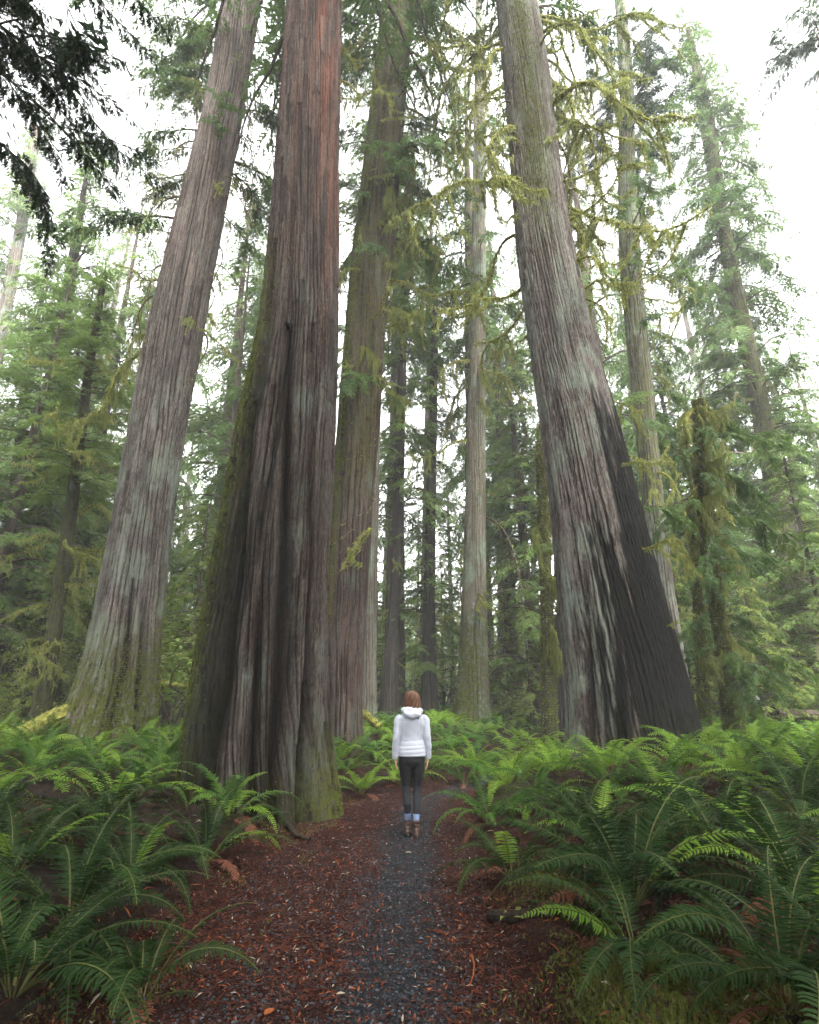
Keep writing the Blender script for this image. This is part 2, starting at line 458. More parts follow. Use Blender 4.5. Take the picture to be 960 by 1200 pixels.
def place_sprays(soup, tmpl, P, Dv, S, rng, m=0, roll=.35, upv=None):
    P = np.asarray(P, float); Dv = np.asarray(Dv, float); S = np.asarray(S, float)
    X = Dv / (np.linalg.norm(Dv, axis=1)[:, None] + 1e-9)
    up = np.tile([0., 0, 1], (len(P), 1)) + rng.normal(0, roll, (len(P), 3))
    Yv = np.cross(up, X); Yv /= np.linalg.norm(Yv, axis=1)[:, None] + 1e-9
    Zv = np.cross(X, Yv)
    B = np.stack([X, Yv, Zv], 1)     # rows: basis
    pick = rng.integers(0, len(tmpl), len(P))
    mm = np.broadcast_to(np.asarray(m), (len(P),))
    for k in range(len(tmpl)):
        for mat in np.unique(mm):
            ix = np.where((pick == k) & (mm == mat))[0]
            if not len(ix): continue
            T = tmpl[k]
            out = np.einsum('tvc,ncd->ntvd', T, B[ix]) * S[ix][:, None, None, None] + P[ix][:, None, None, :]
            soup.add(out.reshape(-1, 3, 3), int(mat))

def bough_path(rng, L, rise=.15, droop=.55, up_tip=.0, n=9, az=0):
    s = np.linspace(0, 1, n)
    x = s * L * .93
    zc = L * (rise * np.sin(s * np.pi * .6) - droop * s ** 2.2 + up_tip * np.clip(s - .6, 0, 1) ** 2 * 3)
    y = L * .10 * np.sin(s * 3 + rng.uniform(0, 6)) * s
    P = np.stack([x, y, zc], -1) + rng.normal(0, .012 * L, (n, 3)) * s[:, None]
    return P
def rotz(P, a):
    c, s_ = math.cos(a), math.sin(a); Rm = np.array([[c, s_, 0], [-s_, c, 0], [0, 0, 1]])
    return P @ Rm
def add_bough(soup, rng, P, tmpl, sp_scale, step, fol, wood, rad, start=.2, hang=.35, side_ang=(35, 65), mono=1.0):
    n = len(P); seg = np.linalg.norm(np.diff(P, axis=0), axis=1); cum = np.concatenate([[0], np.cumsum(seg)]); L = cum[-1]
    soup.add(tube_tris(P, np.linspace(rad, rad * .2, n), 4), wood)
    d = np.arange(start * L, L, step); pos = []; dv = []; sc_ = []
    for q in d:
        p = np.array([np.interp(q, cum, P[:, k]) for k in range(3)])
        p2 = np.array([np.interp(min(q + .1, L), cum, P[:, k]) for k in range(3)]) ; t = p2 - p
        if np.linalg.norm(t) < 1e-4: t = P[-1] - P[-2]
        t = t / (np.linalg.norm(t) + 1e-9)
        lat = np.array([-t[1], t[0], 0]); lat /= np.linalg.norm(lat) + 1e-9
        for s in (-1, 1):
            if rng.random() > mono: continue
            a = R(rng.uniform(*side_ang))
            v = t * math.cos(a) + s * lat * math.sin(a); v[2] -= hang * rng.uniform(.3, 1.4)
            f = 1 - .55 * (q / L) ** 1.5
            pos.append(p); dv.append(v); sc_.append(sp_scale * f * rng.uniform(.7, 1.25))
    pos.append(P[-1]); dv.append((P[-1] - P[-2]) - np.array([0, 0, .02])); sc_.append(sp_scale * .8)
    place_sprays(soup, tmpl, pos, dv, sc_, rng, fol)

def crown_mesh(name, seed, H, rmax, per_m, fol, shape='cone', tmpl=SPR_LO, sp=.62, step=.36, droop=.5, taper=.8, thin=0.0):
    rng = np.random.default_rng(seed); so_ = Soup()
    nb = int(H * per_m)
    for i in range(nb):
        t = (i + rng.random()) / nb; z = t * H
        if rng.random() < thin: continue
        if shape == 'cone': L = rmax * (1 - t) ** taper * rng.uniform(.55, 1.1) + .35
        else: L = rmax * (math.sin(min(1, t * 1.3 + .12) * math.pi) ** .5) * rng.uniform(.5, 1.1) + .3
        az = rng.uniform(0, 2 * np.pi)
        P = rotz(bough_path(rng, L, .2, droop * rng.uniform(.6, 1.3), .1), az); P[:, 2] += z
        add_bough(so_, rng, P, tmpl, sp * rng.uniform(.8, 1.15) * (1 - .35 * t), step, 0, 1, .012 + .012 * L, hang=.4)
    return so_.mesh(name, [fol, M['wood']])

def bough_mesh(name, seed, L, fol, tmpl=SPR, sp=.5, step=.16, droop=.6, rise=.15, start=.15, hang=.5, up=.1, rad=.03, mossn=0, subs=3):
    rng = np.random.default_rng(seed); so_ = Soup()
    P = bough_path(rng, L, rise, droop, up, 11)
    add_bough(so_, rng, P, tmpl, sp, step, 0, 1, rad, start, hang)
    for k in range(subs):
        i = rng.integers(3, 9); a = rng.choice([-1, 1]) * R(rng.uniform(25, 60))
        Q = rotz(bough_path(rng, L * rng.uniform(.35, .6), .05, droop * 1.2, up, 7), a) + P[i]
        add_bough(so_, rng, Q, tmpl, sp * .85, step, 0, 1, rad * .5, .1, hang)
    if mossn: add_moss(so_, rng, P, mossn, 2, .14, .03)
    return so_.mesh(name, [fol, M['wood'], M['moss']])

def add_moss(so_, rng, P, n, mat, length, width, rad=.02, tuft=.5):
    """hanging strands and short tufts of moss along a limb"""
    P = np.asarray(P); seg = np.linalg.norm(np.diff(P, axis=0), axis=1); cum = np.concatenate([[0], np.cumsum(seg)])
    clump = rng.uniform(0, cum[-1], max(4, n // 18))
    q = clump[rng.integers(0, len(clump), n)] + rng.normal(0, .09, n); fr = rng.random(n) < .45
    q = np.where(fr, rng.uniform(0, cum[-1], n), q); q = np.clip(q, 0, cum[-1])
    p = np.stack([np.interp(q, cum, P[:, k]) for k in range(3)], -1)
    tan = np.stack([np.interp(q, cum, np.gradient(P[:, k]) ) for k in range(3)], -1)
    tan /= np.linalg.norm(tan, axis=1)[:, None] + 1e-9
    hangm = rng.random(n) > tuft
    l = np.where(hangm, length * rng.exponential(.8, n) + .03, rng.uniform(.02, .07, n))
    dirv = np.where(hangm[:, None], np.array([0, 0, -1]) + rng.normal(0, .14, (n, 3)), rng.normal(0, 1, (n, 3)))
    dirv /= np.linalg.norm(dirv, axis=1)[:, None]
    wv = tan * rng.uniform(.6, 1.5, n)[:, None] * width + rng.normal(0, width * .3, (n, 3))
    off = rng.normal(0, rad, (n, 3))
    a = p + off - wv * .5; b = p + off + wv * .5; mid = p + off + dirv * (l * .55)[:, None] + rng.normal(0, .008, (n, 3)); c = p + off + dirv * l[:, None] + rng.normal(0, .015, (n, 3))
    so_.add(np.stack([a, b, mid + wv * .35], 1), mat); so_.add(np.stack([a, mid + wv * .35, c], 1), mat)

def mossy_branch_mesh(seed, L, rad, droop=.5, up=.6, strands=260, length=.1, width=.035, subs=4, fol=None, wig=.05, rise=.1, mossmat='moss', bare=False):
    rng = np.random.default_rng(seed); so_ = Soup()
    def walk(p, az, L, pitch0, dr, upc, n=14):
        pts = [np.array(p, float)]; a = az; pi_ = pitch0
        for i in range(n):
            s = i / n
            pi_ += (-dr * (1 - s) + upc * s) * 2.2 / n + rng.normal(0, wig * 2); a += rng.normal(0, wig * 3.2)
            pi_ = max(-1.45, min(1.2, pi_))
            d = np.array([math.cos(a) * math.cos(pi_), math.sin(a) * math.cos(pi_), math.sin(pi_)])
            pts.append(pts[-1] + d * L / n)
        return np.array(pts)
    P = walk((0, 0, 0), 0, L, rise, droop * 2, up * 2)
    knob = rad * np.linspace(1, .28, len(P)) * (1 + .35 * (rng.random(len(P)) - .5))
    so_.add(tube_tris(P, knob, 6, .25, rng), 0)
    if strands: add_moss(so_, rng, P, strands, 1, length, width, rad * .8)
    for k in range(subs):
        i = rng.integers(3, 13)
        Q = walk(P[i], rng.choice([-1, 1]) * rng.uniform(.5, 1.3), L * rng.uniform(.22, .5), rng.uniform(-.7, .3), droop * 2.4, up * 2, 9)
        so_.add(tube_tris(Q, rad * .5 * np.linspace(1, .3, len(Q)), 5, .25, rng), 0)
        if strands: add_moss(so_, rng, Q, strands // 3, 1, length, width, rad * .5)
    if fol:
        Q = P[6:]
        add_bough(so_, rng, Q, SPR, .38, .2, 2, 0, rad * .2, .1, .5, mono=.6)
    return so_.mesh('mossy_branch', [M['wood'] if bare else M['mosswood'], M[mossmat], M[fol] if fol else M['moss']])

MB = [mossy_branch_mesh(100 + i, 2.2, .034, .55, .75, 520, .06, .017, 5, wig=.085) for i in range(6)]
MBL = [mossy_branch_mesh(120 + i, 3.2, .042, .75, .8, 820, .09, .018, 7, wig=.085) for i in range(5)]
MBD = [mossy_branch_mesh(140 + i, 2.4, .026, .9, .7, 60, .07, .028, 5, bare=True) for i in range(5)]
MBC = [mossy_branch_mesh(160 + i, 1.7, .028, .75, .3, 640, .30, .017, 5, mossmat='moss', wig=.09) for i in range(5)]
MBT = [mossy_branch_mesh(180 + i, 1.6, .014, .3, .4, 160, .06, .017, 5) for i in range(5)]
BG = [bough_mesh('cedar_bough', 200 + i, 2.6, M['cedar'], SPR, .46, .17, .55, mossn=40) for i in range(6)]
BGH = [bough_mesh('cedar_bough', 220 + i, 3.0, M['cedar_dark'], SPR_HI, .42, .15, .5, subs=5) for i in range(4)]
BHM = [bough_mesh('hemlock_bough', 240 + i, 2.4, M['hemlock'], SPR, .42, .17, .35, rise=.1) for i in range(5)]

def attach(root, kind, info, z, az, scale, rng, inset=.85, pitch=0.0, label=None, name='branch'):
    """hang a limb on a trunk at world height z; az 0 = +X (right of photo), -90 = towards the camera"""
    zz, cx, cyy, r = info
    c = Vector((np.interp(z, zz, cx), np.interp(z, zz, cyy), z)); rr = float(np.interp(z, zz, r)) * inset
    a = R(az)
    p = c + Vector((math.cos(a) * rr, math.sin(a) * rr, 0)) - root.location
    me = kind[rng.integers(0, len(kind))]
    o = obj(name, me, root, p, (rng.normal(0, .12), -R(pitch) + rng.normal(0, .1), a), scale * rng.uniform(.85, 1.15))
    if label: o['label'] = label
    return o
def zpx(py, Y): return at(480, py, Y).z

def moss_patch(root, name, V, mask, n, seed, mat='moss_dark', size=.05):
    n = int(n * 1.4); size *= .62
    """fuzzy moss growing on the bark"""
    rng = np.random.default_rng(seed)
    P = V.reshape(-1, 3); m = mask.ravel(); m = m / m.sum()
    ix = rng.choice(len(P), n, p=m); p = P[ix] - np.array(root.location)
    d = rng.normal(0, 1, (n, 3)); d[:, 2] -= .5; d /= np.linalg.norm(d, axis=1)[:, None]
    wv = np.cross(d, rng.normal(0, 1, (n, 3))); wv /= np.linalg.norm(wv, axis=1)[:, None]
    s = size * rng.uniform(.4, 1.3, n)[:, None]
    so_ = Soup(); so_.add(np.stack([p - wv * s * .4, p + wv * s * .4, p + d * s], 1))
    o = obj(name, so_.mesh(name, [M[mat]]), root); o['kind'] = 'stuff'
    return o

def big_tree(name, label, cat, rows, Y, mat, top, top_r, group=None, seed=1, nseg=160, dz=.05, moss_n=0, moss_mask=None, moss_size=.05, **kw):
    pr = prof_from_px(rows, Y, top, top_r, kw.pop('base_flare', 1.12), ylean=kw.pop('ylean', 0))
    me, root, info, V, A = trunk_mesh('trunk', pr, M[mat], nseg, dz, seed, **kw)
    r = empty(name, root); tag(r, label, cat, group)
    obj('trunk', me, r)
    if moss_n:
        m = moss_mask if moss_mask is not None else A['moss']
        moss_patch(r, 'trunk_moss', V, np.maximum(A['moss'], 1e-9) ** 1.5, moss_n, seed + 50, size=moss_size)
    return r, info

G_BIG = None
rngA = np.random.default_rng(5)
def edge(PH, side, wd=.5): return np.exp(-((PH - side) / wd) ** 2)

# --- the main red cedar left of the path
rows = [(0, 337, 400), (100, 330, 399), (200, 322, 397), (300, 314, 397), (400, 302, 397), (450, 289, 396), (500, 278, 394), (560, 267, 391),
        (600, 258, 388), (700, 240, 383), (800, 222, 382), (850, 213, 384), (900, 204, 389), (940, 200, 395), (965, 199, 397)]
def red1(PH, Z, hz): return sstep((hz - 7) / 8) * .95 * (.25 + .75 * edge(PH, .55, .6)) * (.45 + .55 * sstep((pnoise(PH / (2 * np.pi) * 40 + 20, Z * .35, 40, 77) - .3) / .3)) + .04
def dark_patch1(PH, Z, hz, V):  # ragged darker bark colour over the lower left flank
    n = 1.0 * (pnoise(PH / (2 * np.pi) * 40 + 20, Z * .4, 40, 171) - .5) + .6 * (pnoise(PH / (2 * np.pi) * 120 + 60, Z * .9, 120, 172) - .5) + .4 * (pnoise(PH / (2 * np.pi) * 240 + 60, Z * 4, 240, 173) - .5)
    return .8 * sstep((-.22 - PH + n) / .45) * sstep((PH + 1.5) / .25) * (1 - sstep((hz - 6.5) / 2.5))
def moss1(PH, Z, hz): return np.clip(edge(PH, -1.5, .5) * (1 - sstep((hz - 8) / 3)) * 1.5 + edge(PH, 1.25, .5) * (1 - sstep((hz - .3) / 1.4)) * .75 + .35 * (1 - sstep(hz / 1.0)), 0, 1)
def lich1(PH, Z, hz): return 1 - .75 * sstep((hz - 6) / 5)
G1 = [[(326, 380, .10, .08), (322, 560, .2, .09), (318, 700, .26, .10), (312, 830, .30, .12), (305, 930, .3, .12)],
      [(285, 470, .04, .07), (270, 600, .16, .08), (262, 680, .22, .10), (245, 800, .26, .11), (225, 910, .26, .12)],
      [(347, 480, .0, .05), (352, 640, .08, .05), (347, 760, .16, .06), (343, 850, .24, .08), (342, 960, .32, .1)],
      [(296, 640, .0, .06), (285, 760, .10, .06), (280, 900, .16, .08)]]
t1, i1 = big_tree('giant_cedar', 'huge red brown cedar with deeply fluted base at the left edge of the path', 'tree', rows, 9.0, 'bark_main', 38, .35,
                  seed=31, nseg=380, dz=.03, amp=.044, cell=.085, flare=.17, nlobe=8, flare_h=3.2, grooves=G1, plates=.8, red=red1, char=dark_patch1, moss=moss1, lichen=lich1, moss_n=9000, moss_size=.045)
# --- right leaning cedar with the dark side
rows = [(0, 582, 628), (100, 592, 645), (200, 600, 656), (300, 607, 673), (400, 621, 693), (500, 635, 722), (600, 647, 748), (700, 657, 774),
        (800, 667, 804), (850, 669, 817), (885, 672, 826)]
def dark_patch3(PH, Z, hz, V):  # ragged near-black bark colour over the lower right side
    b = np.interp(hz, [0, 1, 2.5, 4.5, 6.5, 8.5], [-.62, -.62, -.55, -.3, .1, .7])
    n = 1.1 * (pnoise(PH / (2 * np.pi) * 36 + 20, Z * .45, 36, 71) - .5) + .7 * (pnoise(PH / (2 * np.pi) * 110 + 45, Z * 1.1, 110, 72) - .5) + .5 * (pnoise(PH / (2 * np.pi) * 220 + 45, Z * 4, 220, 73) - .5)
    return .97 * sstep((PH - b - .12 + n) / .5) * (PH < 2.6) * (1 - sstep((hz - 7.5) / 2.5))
def moss3(PH, Z, hz): return np.clip(sstep((hz - 11) / 5) * edge(PH, .1, .6) * .7 + .3 * (1 - sstep(hz / 1.2)), 0, 1)
G3 = [[(705, 650, .03, .06), (712, 760, .08, .08), (718, 860, .14, .1)], [(735, 640, .02, .06), (745, 760, .1, .1), (752, 860, .16, .12)], [(682, 800, .04, .06), (684, 870, .1, .08)]]
t3, i3 = big_tree('leaning_cedar', 'broad grey cedar leaning left with a dark lower right side', 'tree', rows, 12.0, 'bark_grey', 40, .35,
                  seed=47, nseg=270, dz=.04, amp=.05, cell=.10, flare=.12, nlobe=9, grooves=G3, plates=.5, char=dark_patch3, moss=moss3, moss_n=6000, moss_size=.07,
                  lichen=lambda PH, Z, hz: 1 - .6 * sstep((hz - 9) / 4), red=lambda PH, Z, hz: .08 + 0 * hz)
# --- left cedar leaning right
rows = [(0, 262, 304), (100, 247, 289), (200, 223, 271), (300, 197, 252), (400, 173, 235), (500, 155, 216), (600, 137, 203), (700, 118, 191),
        (760, 105, 187), (800, 94, 184), (840, 76, 181), (862, 66, 182)]
def moss2(PH, Z, hz): return np.clip((1 - sstep((hz - .8) / 2.6)) * .95 + edge(PH, 1.3, .4) * (1 - sstep((hz - 2) / 4)) * .5, 0, 1)
G2 = [[(140, 680, .06, .06), (128, 780, .14, .1), (110, 850, .2, .12)], [(150, 700, .03, .06), (146, 790, .12, .09), (143, 855, .2, .11)], [(172, 740, .03, .06), (172, 850, .14, .09)]]
t2, i2 = big_tree('mossy_base_cedar', 'tall grey brown cedar leaning right with moss over its flared roots', 'tree', rows, 13.0, 'bark_grey', 42, .35,
                  seed=53, nseg=200, dz=.05, amp=.046, cell=.11, flare=.2, nlobe=10, grooves=G2, plates=.5, moss=moss2, moss_n=9000, moss_size=.07,
                  red=lambda PH, Z, hz: .03 + .22 * sstep((hz - 8) / 8), lichen=lambda PH, Z, hz: 1 - .8 * sstep((hz - 6) / 4))
# --- mossy cedar right behind the main one
rows = [(0, 448, 487), (100, 437, 477), (200, 425, 469), (300, 412, 460), (400, 403, 450), (500, 395, 445), (600, 386, 436), (700, 379, 431), (800, 374, 424), (850, 371, 424)]
def moss4(PH, Z, hz): return np.clip(sstep((hz - 5.5) / 2) * .3 * (.4 + edge(PH, .2, .9)) + edge(PH, -.9, .3) * sstep((hz - 2.5) / 1) * .9, 0, 1)
t4, i4 = big_tree('moss_draped_cedar', 'grey cedar hung with moss and green sprays close behind the huge cedar', 'tree', rows, 14.0, 'bark_main', 40, .3,
                  seed=61, nseg=150, dz=.06, amp=.034, cell=.11, flare=.16, plates=.5, moss=moss4, moss_n=4500, moss_size=.08,
                  red=lambda PH, Z, hz: .15 + 0 * hz, lichen=lambda PH, Z, hz: .8 + 0 * hz)
# --- pale trunk behind it
rows = [(300, 437, 452), (400, 434, 449), (500, 430, 446), (600, 427, 444), (700, 423, 442), (800, 419, 442), (830, 417, 443)]
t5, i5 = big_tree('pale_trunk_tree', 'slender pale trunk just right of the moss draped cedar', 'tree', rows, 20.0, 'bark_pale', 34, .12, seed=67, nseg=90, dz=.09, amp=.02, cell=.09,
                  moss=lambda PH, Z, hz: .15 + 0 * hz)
# --- straight tree in the middle
rows = [(100, 556, 570), (200, 554, 570), (400, 551, 569), (500, 548, 569), (600, 545, 569), (700, 541, 570), (780, 538, 571), (820, 535, 573), (840, 531, 575)]
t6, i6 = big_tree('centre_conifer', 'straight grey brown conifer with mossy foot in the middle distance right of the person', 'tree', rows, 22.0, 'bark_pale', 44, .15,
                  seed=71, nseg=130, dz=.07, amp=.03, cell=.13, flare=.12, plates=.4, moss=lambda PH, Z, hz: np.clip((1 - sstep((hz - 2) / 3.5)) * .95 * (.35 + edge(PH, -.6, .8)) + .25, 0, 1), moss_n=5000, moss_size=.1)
# --- grey trunk behind the leaning cedar
rows = [(100, 727, 743), (200, 725, 744), (300, 726, 750), (400, 735, 759), (500, 745, 768), (600, 755, 778), (700, 766, 790), (780, 776, 803), (820, 780, 810)]
t7, i7 = big_tree('slim_grey_cedar', 'slim grey cedar half hidden behind the dark side of the leaning cedar', 'tree', rows, 17.0, 'bark_grey', 36, .2,
                  seed=73, nseg=110, dz=.07, amp=.028, cell=.1, plates=.4, moss=lambda PH, Z, hz: .1 + .4 * sstep((hz - 5) / 3), moss_n=2500, moss_size=.09)
# --- far right leaning conifer
rows = [(150, 822, 838), (250, 838, 852), (350, 855, 872), (450, 877, 896), (550, 894, 914), (650, 911, 936), (720, 922, 948), (800, 932, 962), (840, 936, 968)]
t8, i8 = big_tree('misty_conifer', 'conifer leaning left at the right edge, its top fading into mist', 'tree', rows, 21.0, 'bark_dark', 38, .12,
                  seed=79, nseg=90, dz=.08, amp=.03, cell=.12, moss=lambda PH, Z, hz: .55 + 0 * hz, moss_n=4500, moss_size=.11)
# --- two thin dark trunks in the middle
rows = [(300, 472, 482), (400, 467, 477), (500, 463, 475), (600, 460, 473), (700, 457, 470), (800, 447, 467), (835, 443, 468)]
t9, i9 = big_tree('thin_dark_hemlock', 'thin dark trunk left of the person, its foot splitting into roots', 'tree', rows, 23.0, 'bark_dark', 30, .08, seed=83, nseg=60, dz=.1, amp=.02, cell=.1)
rows = [(350, 507, 514), (450, 504, 513), (600, 499, 511), (700, 496, 510), (800, 494, 512), (832, 492, 514)]
t10, i10 = big_tree('dark_young_hemlock', 'thin dark hemlock with low needle boughs directly behind the person', 'tree', rows, 24.0, 'bark_dark', 26, .06, seed=87, nseg=60, dz=.1, amp=.02, cell=.1)
# --- left thin mossy pole tree
rows = [(330, 118, 124), (430, 100, 109), (500, 90, 101), (600, 76, 90), (700, 62, 77), (780, 48, 66), (820, 40, 62)]
t11, i11 = big_tree('mossy_pole_tree', 'thin leaning pole of a tree with yellow mossy side branches left of the tall cedar', 'tree', rows, 14.5, 'bark_dark', 15, .02, seed=91, nseg=60, dz=.07, amp=.015, cell=.07,
                    moss=lambda PH, Z, hz: .5 + 0 * hz, moss_n=3000, moss_size=.07)
# --- dark trunks at the left edge
rows = [(400, 62, 80), (500, 53, 74), (600, 38, 64), (700, 22, 52), (780, 12, 50)]
t12, i12 = big_tree('shadowed_tree', 'dark leaning trunk in the undergrowth near the left edge', 'tree', rows, 20.0, 'bark_dark', 27, .04, seed=95, nseg=70, dz=.1, amp=.03, cell=.12)
rows = [(480, 22, 32), (560, 14, 26), (640, 2, 18), (720, -10, 10)]
t13, i13 = big_tree('shadowed_sapling', 'slim dark stem at the very left edge among hemlock boughs', 'tree', rows, 19.0, 'bark_dark', 19, .03, seed=97, nseg=50, dz=.1, amp=.02, cell=.1)
# --- burnt snag behind the leaning cedar
rows = [(722, 643, 660), (760, 640, 664), (800, 638, 668), (835, 635, 672)]
t14, i14 = big_tree('burnt_snag', 'black burnt stump standing behind the left side of the leaning cedar', 'tree stump', rows, 20.0, 'bark_char', zpx(715, 20), .25, seed=99, nseg=60, dz=.05, amp=.05, cell=.12)
# --- moss-curtained small trees at right
rows = [(470, 812, 826), (560, 815, 832), (650, 822, 840), (740, 836, 852), (830, 846, 868)]
t15, i15 = big_tree('moss_curtain_tree', 'stunted tree curtained in hanging moss right of the leaning cedar', 'tree', rows, 13.5, 'bark_dark', zpx(455, 13.5), .015, seed=101, nseg=60, dz=.06, amp=.02, cell=.08,
                    moss=lambda PH, Z, hz: .8 + 0 * hz, moss_n=6000, moss_size=.1)
rows = [(600, 806, 815), (700, 812, 823), (820, 818, 832)]
t16, i16 = big_tree('moss_covered_tree', 'narrow stem wrapped in moss between the slim grey cedar and the curtained tree', 'tree', rows, 14.5, 'bark_dark', zpx(570, 14.5), .05, seed=103, nseg=40, dz=.06, amp=.015, cell=.08,
                    moss=lambda PH, Z, hz: .9 + 0 * hz, moss_n=3500, moss_size=.1)
rows = [(540, 628, 640), (640, 632, 645), (740, 634, 650), (830, 634, 654)]
t17, i17 = big_tree('moss_hung_tree', 'dim stem hung with drooping moss between the centre conifer and the leaning cedar', 'tree', rows, 18.0, 'bark_dark', zpx(500, 18), .06, seed=105, nseg=40, dz=.08, amp=.015, cell=.08,
                    moss=lambda PH, Z, hz: .7 + 0 * hz, moss_n=4000, moss_size=.12)
rows = [(590, 404, 410), (700, 400, 408)]
# pale distant trunks
rows = [(640, 586, 592), (720, 584, 592), (830, 578, 594)]
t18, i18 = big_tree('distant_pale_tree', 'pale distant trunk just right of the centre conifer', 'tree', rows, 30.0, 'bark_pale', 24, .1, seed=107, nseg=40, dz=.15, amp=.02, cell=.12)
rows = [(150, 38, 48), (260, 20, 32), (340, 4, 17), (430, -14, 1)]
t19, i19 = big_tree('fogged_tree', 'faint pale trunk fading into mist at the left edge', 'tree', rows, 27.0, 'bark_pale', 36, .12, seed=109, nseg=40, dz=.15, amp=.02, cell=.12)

# limbs of the traced trees ----------------------------------------------------------------
def limbs(root, info, Y, kinds, spec):
    for (py, az, scale, kind, pitch) in spec:
        attach(root, kinds[kind], info, zpx(py, Y), az, scale, rngA, pitch=pitch)
K = dict(m=MB, L=MBL, d=MBD, c=MBC, t=MBT, b=BG, h=BHM, H=BGH)
# right leaning cedar: big curling mossy limbs up to the right, a few on the left
limbs(t3, i3, 12, K, [(15, 10, 1.5, 'L', 15), (50, -25, 1.35, 'L', 10), (70, 15, 1.6, 'L', -15), (90, 40, 1.3, 'm', -20), (75, -50, 1.1, 'm', 0),
                      (120, 0, 1.3, 'd', -25), (150, 20, 1.4, 'd', -20), (165, -20, 1.2, 'm', -10), (190, 10, 1.2, 'd', -35), (255, 5, 1.5, 'L', -38), (335, 10, 1.1, 'm', -30), (300, 25, 1.2, 'd', -30),
                      (110, 170, 1.0, 'm', 0), (130, 200, 1.2, 'd', -10), (150, 190, .9, 'L', -15), (240, 185, .45, 'm', 15), (255, 200, .5, 'm', -10), (60, 190, 1.2, 'L', 0),
                      (30, 160, 1.2, 'L', 10), (420, 30, .8, 'L', -10), (560, -55, .5, 'm', 10), (655, -57, .5, 'L', 5), (600, -20, .5, 'b', -10), (520, 10, .9, 'm', -10), (745, -50, .5, 't', 30), (20, -60, 1.2, 'b', 0), (5, 10, 1.3, 'b', 0)])
# left cedar: thin drooping dead limbs both sides, green at the top
for k in range(40):
    attach(t2, MBD, i2, zpx(rngA.uniform(10, 400), 13), rngA.choice([rngA.uniform(-40, 40), rngA.uniform(150, 220)]), rngA.uniform(.6, 1.2), rngA, pitch=rngA.uniform(-25, 10))
for k in range(12):
    attach(t2, MB, i2, zpx(rngA.uniform(80, 430), 13), rngA.choice([rngA.uniform(-30, 30), rngA.uniform(160, 210)]), rngA.uniform(.45, .9), rngA, pitch=rngA.uniform(-30, 0))
limbs(t2, i2, 13, K, [(410, 185, 1.05, 'L', 0), (296, 180, .6, 'm', 10), (375, 175, .8, 'L', -20), (330, 190, .7, 'm', -10), (0, 20, 1.2, 'b', 0), (20, 160, 1.2, 'b', 0), (60, 30, 1, 'b', 0), (90, -10, 1, 'b', 0), (120, 20, .9, 'b', -10),
                      (110, 200, .9, 'h', 0), (70, 170, 1, 'b', 0), (160, -70, .5, 'b', 0), (185, -60, .5, 'b', 0), (210, 175, .8, 'b', -10)])
for k in range(34):
    attach(t3, MBL if k % 2 else MB, i3, zpx(rngA.uniform(0, 350), 12), rngA.choice([rngA.uniform(-45, 60), rngA.uniform(150, 230)], p=[.7, .3]), rngA.uniform(.7, 1.6), rngA, pitch=rngA.uniform(-30, 20))
for k in range(14):
    attach(t4, MBL if k % 2 else MBD, i4, zpx(rngA.uniform(0, 420), 14), rngA.choice([rngA.uniform(-50, 40), rngA.uniform(150, 220)], p=[.75, .25]), rngA.uniform(.7, 1.5), rngA, pitch=rngA.uniform(-30, 10))
for k in range(16):
    attach(t4, BG, i4, zpx(rngA.uniform(0, 300), 14), rngA.choice([rngA.uniform(-60, 60), rngA.uniform(130, 220)]), rngA.uniform(.7, 1.3), rngA, pitch=rngA.uniform(-20, 10))
for k in range(16):
    attach(t6, MBL if k % 2 else MBD, i6, zpx(rngA.uniform(60, 520), 22), rngA.uniform(0, 360), rngA.uniform(.8, 1.6), rngA, pitch=rngA.uniform(-25, 15))
for k in range(22):
    attach(t2, BG if k % 2 else BHM, i2, zpx(rngA.uniform(-60, 260), 13), rngA.choice([rngA.uniform(-40, 60), rngA.uniform(140, 210)]), rngA.uniform(.6, 1.3), rngA, pitch=rngA.uniform(-30, 10))
# main cedar: bare but for two mossy hooks at the right
limbs(t1, i1, 9, K, [(72, 0, .42, 'm', 10), (88, 8, .5, 'L', -5), (62, -5, .4, 'm', 20), (110, 5, .45, 'L', -25)])
# mossy cedar behind: moss clumps and green sprays
for k in range(22):
    attach(t4, BG, i4, zpx(rngA.uniform(130, 470), 14), rngA.uniform(-150, 20), rngA.uniform(.35, .75), rngA, pitch=rngA.uniform(-30, 5))
for k in range(24):
    attach(t4, MBC if k % 2 else MB, i4, zpx(rngA.uniform(120, 470), 14), rngA.uniform(-110, 30), rngA.uniform(.35, .8), rngA, pitch=rngA.uniform(-20, 10))
limbs(t4, i4, 14, K, [(20, 180, .9, 'L', 0), (40, 10, 1.2, 'L', -10), (90, 10, 1.4, 'd', -20), (120, 15, 1.2, 'L', 5), (160, 0, 1.5, 'd', -40), (200, -10, 1.2, 'L', -20), (390, -20, .9, 'L', 0), (570, 0, .9, 'd', -50),
                      (620, -20, 1.0, 'm', -50), (0, 30, 1.4, 'b', 0), (60, 170, 1.1, 'b', 0), (30, -30, 1.3, 'b', 0), (140, 20, 1.1, 'b', 0), (230, 10, 1.0, 'b', 0), (280, 20, .8, 'h', 0)])
